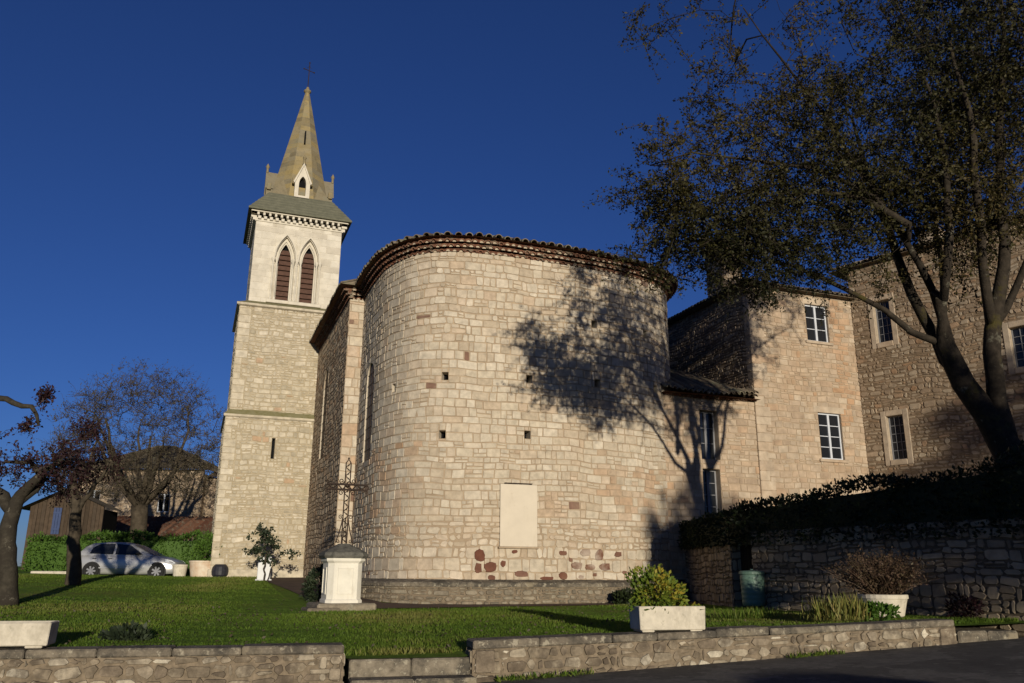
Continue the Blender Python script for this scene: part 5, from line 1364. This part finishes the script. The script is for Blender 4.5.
tree('big_tree', 'large leaning tree with a mossy forked trunk, spreading over the house', (10.32, 16.3, 2.0), L_main, A_, .48, ((3, 5), (.5, 1.05), .008), 'leaf_tree', 'bark_moss', 401, .35, .0056, 34, .071, .045, upb=-.12)

# purple leaved trees on the left of the lawn
b1 = (-11.62, 20., .88)
L1 = [([(-11.62, 20, .7), (-11.75, 20, 1.6), (-11.88, 20, 2.6), (-11.8, 20, 3.1)], [.25, .21, .18, .16]),
      ([(-11.8, 20, 3.1), (-11.55, 19.9, 3.42), (-11.1, 19.8, 3.9), (-10.7, 19.7, 4.1)], [.15, .12, .08, .04]),
      ([(-11.8, 20, 3.1), (-11.35, 20.2, 3.7), (-11.72, 20.2, 4.1), (-12.35, 20.2, 4.1)], [.13, .09, .06, .035]),
      ([(-11.85, 20, 2.9), (-12.8, 19.9, 3.9), (-13.25, 19.9, 5.1), (-12.6, 19.9, 5.62), (-11.75, 19.9, 5.42), (-11.5, 19.9, 4.95)], [.15, .12, .09, .075, .06, .03])]
rs = np.random.RandomState(12)
A1 = np.concatenate([ellipsoid_points(26, (-11.45, 19.9, 5.68), (.12, .2, .34), rs, 0), ellipsoid_points(14, (-11.78, 19.9, 4.95), (.16, .2, .2), rs, 0), ellipsoid_points(70, (-11.9, 20, 3.95), (1.3, 1.2, .55), rs, .1), ellipsoid_points(60, (-10.75, 20, 4.05), (.6, .8, .5), rs, .1), ellipsoid_points(60, (-13.3, 20, 4.6), (.9, 1., .9), rs, .1)])
tree('purple_tree', 'purple leaved tree with pale crooked limbs at the left edge of the lawn', b1, L1, A1, .2, ((2, 4), (.1, .26), .005), 'leaf_red', 'bark_pale', 411, .4, .006, 5, .085, .045, power=2.6)
b2 = (-13.72, 27., 1.05)
L2 = [([(-13.72, 27, .9), (-13.85, 27, 2.2), (-13.95, 27, 3.2), (-14.25, 27, 4.6)], [.24, .20, .17, .10]),
      ([(-13.95, 27, 3.2), (-13.4, 26.8, 4.2), (-12.9, 26.7, 4.9)], [.10, .07, .04]), ([(-13.95, 27, 3.4), (-14.7, 27, 4.3), (-15.0, 27, 5.3)], [.09, .06, .03]), ([(-14.1, 27, 4.0), (-13.9, 27.3, 5.0), (-13.8, 27.4, 5.8)], [.07, .05, .03])]
A2 = np.concatenate([ellipsoid_points(120, (-14.0, 27, 4.9), (1.35, 1.2, 1.05), rs, .2), ellipsoid_points(30, (-14.0, 27, 6.0), (.45, .5, .45), rs, .1), ellipsoid_points(30, (-14.6, 27, 4.2), (.8, .8, .6), rs, .1)])
tree('purple_tree', 'purple leaved tree with a dark straight trunk standing in front of the car', b2, L2, A2, .25, ((2, 4), (.12, .32), .006), 'leaf_red', 'bark', 412, .4, .006, 7, .09, .06, power=2.6)
# bare pollarded tree in front of the old house
b3 = (-19.75, 45., 1.35)
L3 = [([(-19.75, 45, 1.2), (-19.75, 45, 2.4), (-19.8, 45, 3.8), (-19.9, 45, 4.9)], [.55, .46, .42, .42])]
rg = random.Random(9)
for k in range(11):
    a = k * 2 * PI / 11 + rg.uniform(-.2, .2); r_ = rg.uniform(.8, 1.7)
    L3.append(([(-19.9, 45, 4.7), (-19.9 + .5 * r_ * math.cos(a), 45 + .5 * r_ * math.sin(a), 5.4), (-19.9 + 1.3 * r_ * math.cos(a), 45 + 1.3 * r_ * math.sin(a), 6.2 + rg.uniform(0, .8)), (-20.1 + 2.1 * r_ * math.cos(a), 45 + 2.1 * r_ * math.sin(a), 8.2 + rg.uniform(-.6, 1.))], [.22, .16, .11, .05]))
rs = np.random.RandomState(13)
A3 = ellipsoid_points(760, (-20.2, 45, 8.0), (4.6, 4.2, 4.5), rs, .45, 5.2)
tree('bare_tree', 'bare twiggy pollarded tree behind the car and hedge', b3, L3, A3, .5, ((4, 6), (.4, .95), .009), 'leaf_bud', 'bark', 421, .5, .009, 5, .085, .05, upb=.9, power=2.4)
# ivy and shoots round its bole
# ------------------------------------------------------------------ parked car
CAR = Vector((-18.05, 36.0, 1.2))
car = thing('parked_car', 'silver five door hatchback parked in front of the bright hedge', 'car', CAR, R(3))
def paint():
    mt, nt, bs = new_mat('silver paint'); bs.inputs['Base Color'].default_value = (.47, .465, .46, 1); bs.inputs['Metallic'].default_value = .45; rough(bs, .34, .5)
    bs.inputs['Coat Weight'].default_value = .4; bs.inputs['Coat Roughness'].default_value = .08; return mt
M['paint'] = paint(); M['tyre'] = plain_mat('tyre rubber', (.018, .018, .018), .2, 8., .85, .2); M['rim'] = plain_mat('rim', (.25, .25, .26), .1, 8., .4, .5, metal=.6)
M['lamp'] = plain_mat('lamp glass', (.55, .57, .6), .1, 8., .15, .6, bstr=0); M['red_lamp'] = plain_mat('red lamp', (.28, .012, .010), .1, 8., .2, .5, bstr=0); M['trim'] = plain_mat('black trim', (.015, .015, .016), .1, 5., .6, .3, bstr=0)
mb = MB()
ST_ = [(0.0, .42, .74, .80, .66), (.08, .32, .86, .93, .77), (.35, .24, .94, .98, .84), (.9, .20, .95, .98, .875), (1.8, .19, .935, .96, .885), (2.7, .19, .92, .95, .88), (3.15, .20, .90, .97, .86), (3.6, .21, .82, .90, .83), (3.95, .23, .70, .78, .76), (4.15, .27, .58, .64, .66), (4.2, .34, .50, .53, .58)]
rings = []
for x, zb_, zbelt, zc, hw in ST_:
    half = [(hw * .90, zb_), (hw * .985, zb_ + .10), (hw, zb_ + (zbelt - zb_) * .45), (hw * .99, zb_ + (zbelt - zb_) * .72), (hw * .955, zbelt), (hw * .80, zbelt + (zc - zbelt) * .7), (hw * .4, zc)]
    rings.append([(x, -y, z) for y, z in half] + [(x, y, z) for y, z in half[::-1]])
n_ = len(rings[0]); vs = [p for r in rings for p in r]; fs = []
for i in range(len(rings) - 1):
    for k in range(n_): fs.append((i * n_ + k, i * n_ + (k + 1) % n_, (i + 1) * n_ + (k + 1) % n_, (i + 1) * n_ + k))
fs += [tuple(range(n_)), tuple((len(rings) - 1) * n_ + k for k in range(n_))]
mb.mesh(vs, fs)
GH = [(.10, .95, .70, .80), (.40, 1.33, .62, .82), (.62, 1.44, .60, .83), (1.25, 1.50, .60, .835), (1.85, 1.49, .595, .83), (2.25, 1.40, .57, .82), (3.2, .95, .66, .78)]
rings = []
for x, zt_, hr_, hb_ in GH:
    zb_ = .93; f = (zt_ - zb_) / .57
    half = [(hb_, zb_), (hb_ + (hr_ - hb_) * .5 * f + .012 * f, zb_ + (zt_ - zb_) * .5), (hb_ + (hr_ - hb_) * .88 * f, zb_ + (zt_ - zb_) * .88), (hr_ * .86, zt_ - .015 * f), (hr_ * .4, zt_)]
    rings.append([(x, -y, z) for y, z in half] + [(x, y, z) for y, z in half[::-1]])
n_ = len(rings[0]); vs = [p for r in rings for p in r]; fs = []
for i in range(len(rings) - 1):
    for k in range(n_ - 1): fs.append((i * n_ + k, i * n_ + (k + 1) % n_, (i + 1) * n_ + (k + 1) % n_, (i + 1) * n_ + k))
mb.mesh(vs, fs); mb.build('body', [M['paint']], car, smooth=True)
def side_y(z): return .835 - (.835 - .60) * max(0, (z - .93) / .57) * .92 + .022
for sy in (-1, 1):
    for nm, P in (('window', [(1.66, .985), (2.78, .985), (2.62, 1.10), (2.2, 1.36), (1.66, 1.415)]), ('window', [(.62, 1.02), (1.57, .985), (1.57, 1.415), (.95, 1.40), (.70, 1.25)])):
        mb = MB(); mb.poly([(x, sy * side_y(z), z) for x, z in P]); mb.build(nm, [M['glass']], car)
    mb = MB(); mb.bbox((2.50, sy * .86 - .08, .96), (2.66, sy * .86 + .08, 1.07), .03); mb.build('mirror', [M['trim']], car)
    mb = MB(); mb.poly([(4.02, sy * .73, .60), (3.72, sy * .815, .70), (3.70, sy * .80, .82), (3.93, sy * .70, .76), (4.08, sy * .64, .66)]); mb.build('headlight', [M['lamp']], car)
    mb = MB(); mb.poly([(.06, sy * .765, .62), (.30, sy * .845, .66), (.26, sy * .83, .93), (.08, sy * .77, .90)]); mb.build('tail_light', [M['red_lamp']], car)
    for x in (1.38, 2.35):
        pass
    for i_, x in enumerate((1.42, .78)):
        mb = MB(); mb.bbox((x, sy * .895 - .012, .80), (x + .17, sy * .895 + .012, .825), .008); mb.build('door_handle', [M['trim']], car)
    for x in (.80, 3.42):
        yy_ = sy * (.842 if x > 3 else .868)
        mb = MB(); xf = lambda px, py, pz, x=x, yy_=yy_, sy=sy: (x + px, yy_ + sy * pz, .32 + py)
        def disc(r, z, mat, n=24, mbx=None): (mbx or mb).poly([xf(r * math.cos(2 * PI * k / n), r * math.sin(2 * PI * k / n), z) for k in range(n)], mat)
        disc(.375, .012, 0); mb.build('wheel_arch', [M['trim']], car)
        mb = MB(); vs = []; fs = []
        pr = [(.18, .03), (.20, .07), (.29, .075), (.315, .05), (.32, .0), (.32, -.12)]
        for r_, z_ in pr:
            for k in range(24): vs.append(xf(r_ * math.cos(2 * PI * k / 24), r_ * math.sin(2 * PI * k / 24), z_))
        for i in range(len(pr) - 1):
            for k in range(24): fs.append((i * 24 + k, i * 24 + (k + 1) % 24, (i + 1) * 24 + (k + 1) % 24, (i + 1) * 24 + k))
        mb.mesh(vs, fs); wh_ = mb.build('wheel', [M['tyre']], car, smooth=True)
        mb = MB(); disc(.19, .035, 1)
        for k in range(7):
            a = 2 * PI * k / 7; ca, sa = math.cos(a), math.sin(a)
            q = lambda r, w: xf(r * ca - w * sa, r * sa + w * ca, .055)
            mb.poly([q(.03, -.03), q(.195, -.036), q(.195, .036), q(.03, .03)], 0)
        disc(.05, .062, 0); mb.build('rim', [M['rim'], M['tyre']], wh_)
    mb = MB(); mb.bbox((1.0, sy * .885 - .012, .42), (2.95, sy * .885 + .014, .47), .008); mb.build('side_trim', [M['paint']], car)
mb = MB(); mb.poly([(2.30, -.52, 1.392), (2.30, .52, 1.392), (3.16, .62, .985), (3.16, -.62, .985)]); mb.build('windscreen', [M['glass']], car)
mb = MB(); mb.poly([(.17, -.60, 1.07), (.17, .60, 1.07), (.37, .55, 1.33), (.37, -.55, 1.33)]); mb.build('rear_window', [M['glass']], car)

# ------------------------------------------------------------------ old buildings at the back left
mb = MB(); mb.bbox((-.75, -.2, -.05), (.75, .2, .3), .03); tag(mb.build('stone_block', [M['concrete']], loc=(-18.95, 35.4, 1.2), rotz=R(5)), 'low pale stone block on the grass beside the car', 'block')
bh = thing('old_house', 'old pale stone house with a peaked tile roof behind the bare tree', 'house', (-24.5, 55, 1.5))
HB = Vector((-24.5, 55, 1.5))
mb = MB()
def bg_wall(mb, x0, x1, y, z0, z1, seed, wins=(), st=0, mo=1):
    S = plane_S((x0 + 24.5, y - 55, z0 - 1.5), (1, 0), (0, -1)); hs = [(a - x0, b - z0, c - x0, d - z0, .2) for a, b, c, d in wins]
    wall(mb, S, x1 - x0, z1 - z0, hs, None, mo, 2); stones(mb, S, x1 - x0, z1 - z0, (.18, .36), (.25, .7), .04, .02, .03, .06, [h[:4] for h in hs], None, seed, st, bev=.02)
bg_wall(mb, -28.6, -20.3, 55, 1.4, 8.0, 501, [(-27.9, 5.2, -27.0, 6.6), (-23.2, 5.2, -22.4, 6.4)])
bg_wall(mb, -20.3, -14.5, 55.4, 1.4, 7.5, 502, [(-18.9, 4.9, -18.1, 6.1)])
for (a, b, c, d) in ((-28.6, 55, -28.6, 64), (-20.3, 55, -20.3, 64), (-14.5, 55.4, -14.5, 63)): mb.poly([(a + 24.5, b - 55, -.1), (c + 24.5, d - 55, -.1), (c + 24.5, d - 55, 6.2), (a + 24.5, b - 55, 6.2)], 1)
mb.build('wall', [M['house'], M['mortar'], M['dark']], bh)
for (a, b, c, d, y) in ((-27.9, 5.2, -27.0, 6.6, 55), (-23.2, 5.2, -22.4, 6.4, 55), (-18.9, 4.9, -18.1, 6.1, 55.4)):
    S = plane_S((a + 24.5, y - 55, b - 1.5), (1, 0), (0, -1)); w_, h_ = c - a, d - b; mb = MB()
    for q in ((0, 0, .07, h_), (w_ - .07, 0, w_, h_), (.071, 0, w_ - .071, .07), (.071, h_ - .07, w_ - .071, h_), (w_ / 2 - .04, .071, w_ / 2 + .04, h_ - .071)): mb.box((q[0], .1, q[1]), (q[2], .16, q[3]), 0, .5, 0, lambda x, yy, z: S(x, z, -yy))
    mb.build('window', [M['frame']], bh)
mb = MB(); rg = random.Random(4)
rg = random.Random(4)
o_ = lambda x, y, z: (x + 24.5, y - 55, z - 1.5)
roof_tiles(mb, o_(-29, 54.5, 7.9), o_(-19.9, 54.5, 7.9), o_(-25.4, 59.2, 10.1), o_(-24.2, 59.2, 10.1), 52)
roof_tiles(mb, o_(-19.9, 54.5, 7.9), o_(-19.9, 64.5, 7.9), o_(-24.2, 59.2, 10.1), o_(-24.2, 59.3, 10.1), 40)
roof_tiles(mb, o_(-20.2, 54.9, 7.45), o_(-14.2, 54.9, 7.45), o_(-20.2, 59, 8.9), o_(-14.2, 59, 8.9), 26)
mb.build('roof', [M['tile_old']], bh)
sh = thing('tile_shed', 'low shed with a red tile roof between the hedge and the old house', 'shed', (-18.5, 49, 1.5))
mb = MB(); mb.box((-6.2, 0, -.2), (6, 4, 1.9), 0)
mb.build('wall', [M['house']], sh)
mb = MB(); o2 = lambda x, y, z: (x, y, z)
roof_tiles(mb, (-6.5, -.5, 1.75), (6.3, -.5, 1.75), (-6.5, 3.6, 3.25), (6.3, 3.6, 3.25), 56); mb.box((-6.4, -.42, 1.60), (6.2, 0, 1.72), 1); mb.build('roof', [M['tile'], M['dark']], sh)
bn = thing('wooden_barn', 'weathered brown plank barn with a narrow blue shutter at the left', 'barn', (-22.3, 42.3, 1.3), R(8))
mb = MB(); rg = random.Random(6); x = -1.75
while x < 1.7:
    w = rg.uniform(.14, .22); zt_ = 4.1 - abs(x + .1) * .42; mb.bbox((x, -.03 + rg.uniform(-.01, .01), -.1), (min(1.75, x + w - .012), .03, zt_ + .0), .006, 0, rg.random()); x += w
mb.poly([(-1.75, .02, -.1), (1.75, .02, -.1), (1.75, .02, 3.4), (-.1, .02, 4.05), (-1.75, .02, 3.35)], 1); mb.box((-1.74, .04, -.1), (1.74, 2.2, 3.2), 1)
wd = stone_mat('weathered planks', [(.050, .036, .024), (.078, .055, .037), (.062, .047, .034)], mott=.4, mscale=4, stains=[(1.5, .55, .7, (.06, .045, .03), .7, (3, 3, .5))])
mb.build('wall', [wd, M['dark']], bn)
mb = MB(); mb.poly([(-2.1, -.35, 3.2), (-.1, -.35, 4.2), (-.1, 2.3, 4.2), (-2.1, 2.3, 3.2)]); mb.poly([(2.1, -.35, 3.2), (-.1, -.35, 4.2), (-.1, 2.3, 4.2), (2.1, 2.3, 3.2)]); mb.poly([(-2.1, -.35, 3.13), (-.1, -.35, 4.13), (-.1, 2.3, 4.13), (-2.1, 2.3, 3.13)]); mb.build('roof', [M['tile_old']], bn)
mb = MB()
for i in range(3): mb.bbox((-.62 + i * .13, -.075, 1.95), (-.50 + i * .13, -.035, 3.25), .006)
for z in (2.15, 2.95): mb.bbox((-.62, -.095, z), (-.24, -.076, z + .09), .006)
mb.build('shutter', [plain_mat('blue paint', (.035, .055, .13), .2, 4., .7, .3)], bn)
mb = MB(); mb.box((.75, -.06, -.1), (1.6, -.035, 1.9)); mb.build('door', [M['dark']], bn)

# pigeon on the apse roof
(pp, pn, pt) = apse(u_at(13.0)); pw = W(pp[0] + pn[0] * .3, pp[1] + pn[1] * .3)
mb = MB(); mb.tube([(-.20, 0, .10), (-.10, 0, .115), (0, 0, .13), (.09, 0, .16), (.125, 0, .215), (.15, 0, .235), (.185, 0, .232)], [.02, .045, .075, .065, .04, .034, .006], 8); mb.tube([(-.30, 0, .085), (-.15, 0, .11)], [.03, .03], 5); mb.tube([(.0, .02, .0), (.0, .02, .09)], .006, 4); mb.tube([(.0, -.02, .0), (.0, -.02, .09)], .006, 4)
tag(mb.build('pigeon', [plain_mat('pigeon grey', (.06, .06, .07), .3, 20., .8, .2)], loc=(pw.x, pw.y, AZ0 + AH + .545), rotz=R(200), smooth=True), 'dark pigeon perched on the edge of the apse roof', 'bird')

# trees of the square behind the camera: not in the picture, but their shade lies over the garden wall and the road
def shade_tree(x, y, zc, r, seed, label, n=170):
    rs = np.random.RandomState(seed); at = ellipsoid_points(n, (x, y, zc), r, rs, .15)
    zt_ = zc - r[2]
    tree('square_tree', label, (x, y, 0), [([(x, y, -.3), (x + .05, y, zt_ * .6), (x, y, zt_ + .3), (x, y, zc)], [.2, .17, .14, .06])], at, .6, ((4, 6), (.35, .7), .008), 'leaf_tree', 'bark', seed, .3, .009, 16, .17, .12)
shade_tree(14.6, -4.7, 5.9, (2.2, 2.0, 2.7), 601, 'first round headed tree of the row on the square behind the viewer')
shade_tree(17.7, -4.7, 5.2, (2.2, 2.0, 1.9), 602, 'second round headed tree of the row on the square behind the viewer')
shade_tree(21.4, -4.7, 5.2, (2.2, 2.0, 1.9), 604, 'third round headed tree of the row on the square behind the viewer')
shade_tree(25.7, -4.6, 8.2, (3.4, 2.8, 4.9), 603, 'tall broad tree of the square behind the viewer', 400)
c2 = copy_tree(car); c2.location = (5.3, .5, z_road(5)); c2.rotation_euler.z = R(8); tag(c2, 'unseen second silver hatchback, added beside the viewer to cast a shadow on the road', 'car')  # unseen copy of the car, added for the rounded shadow on the road
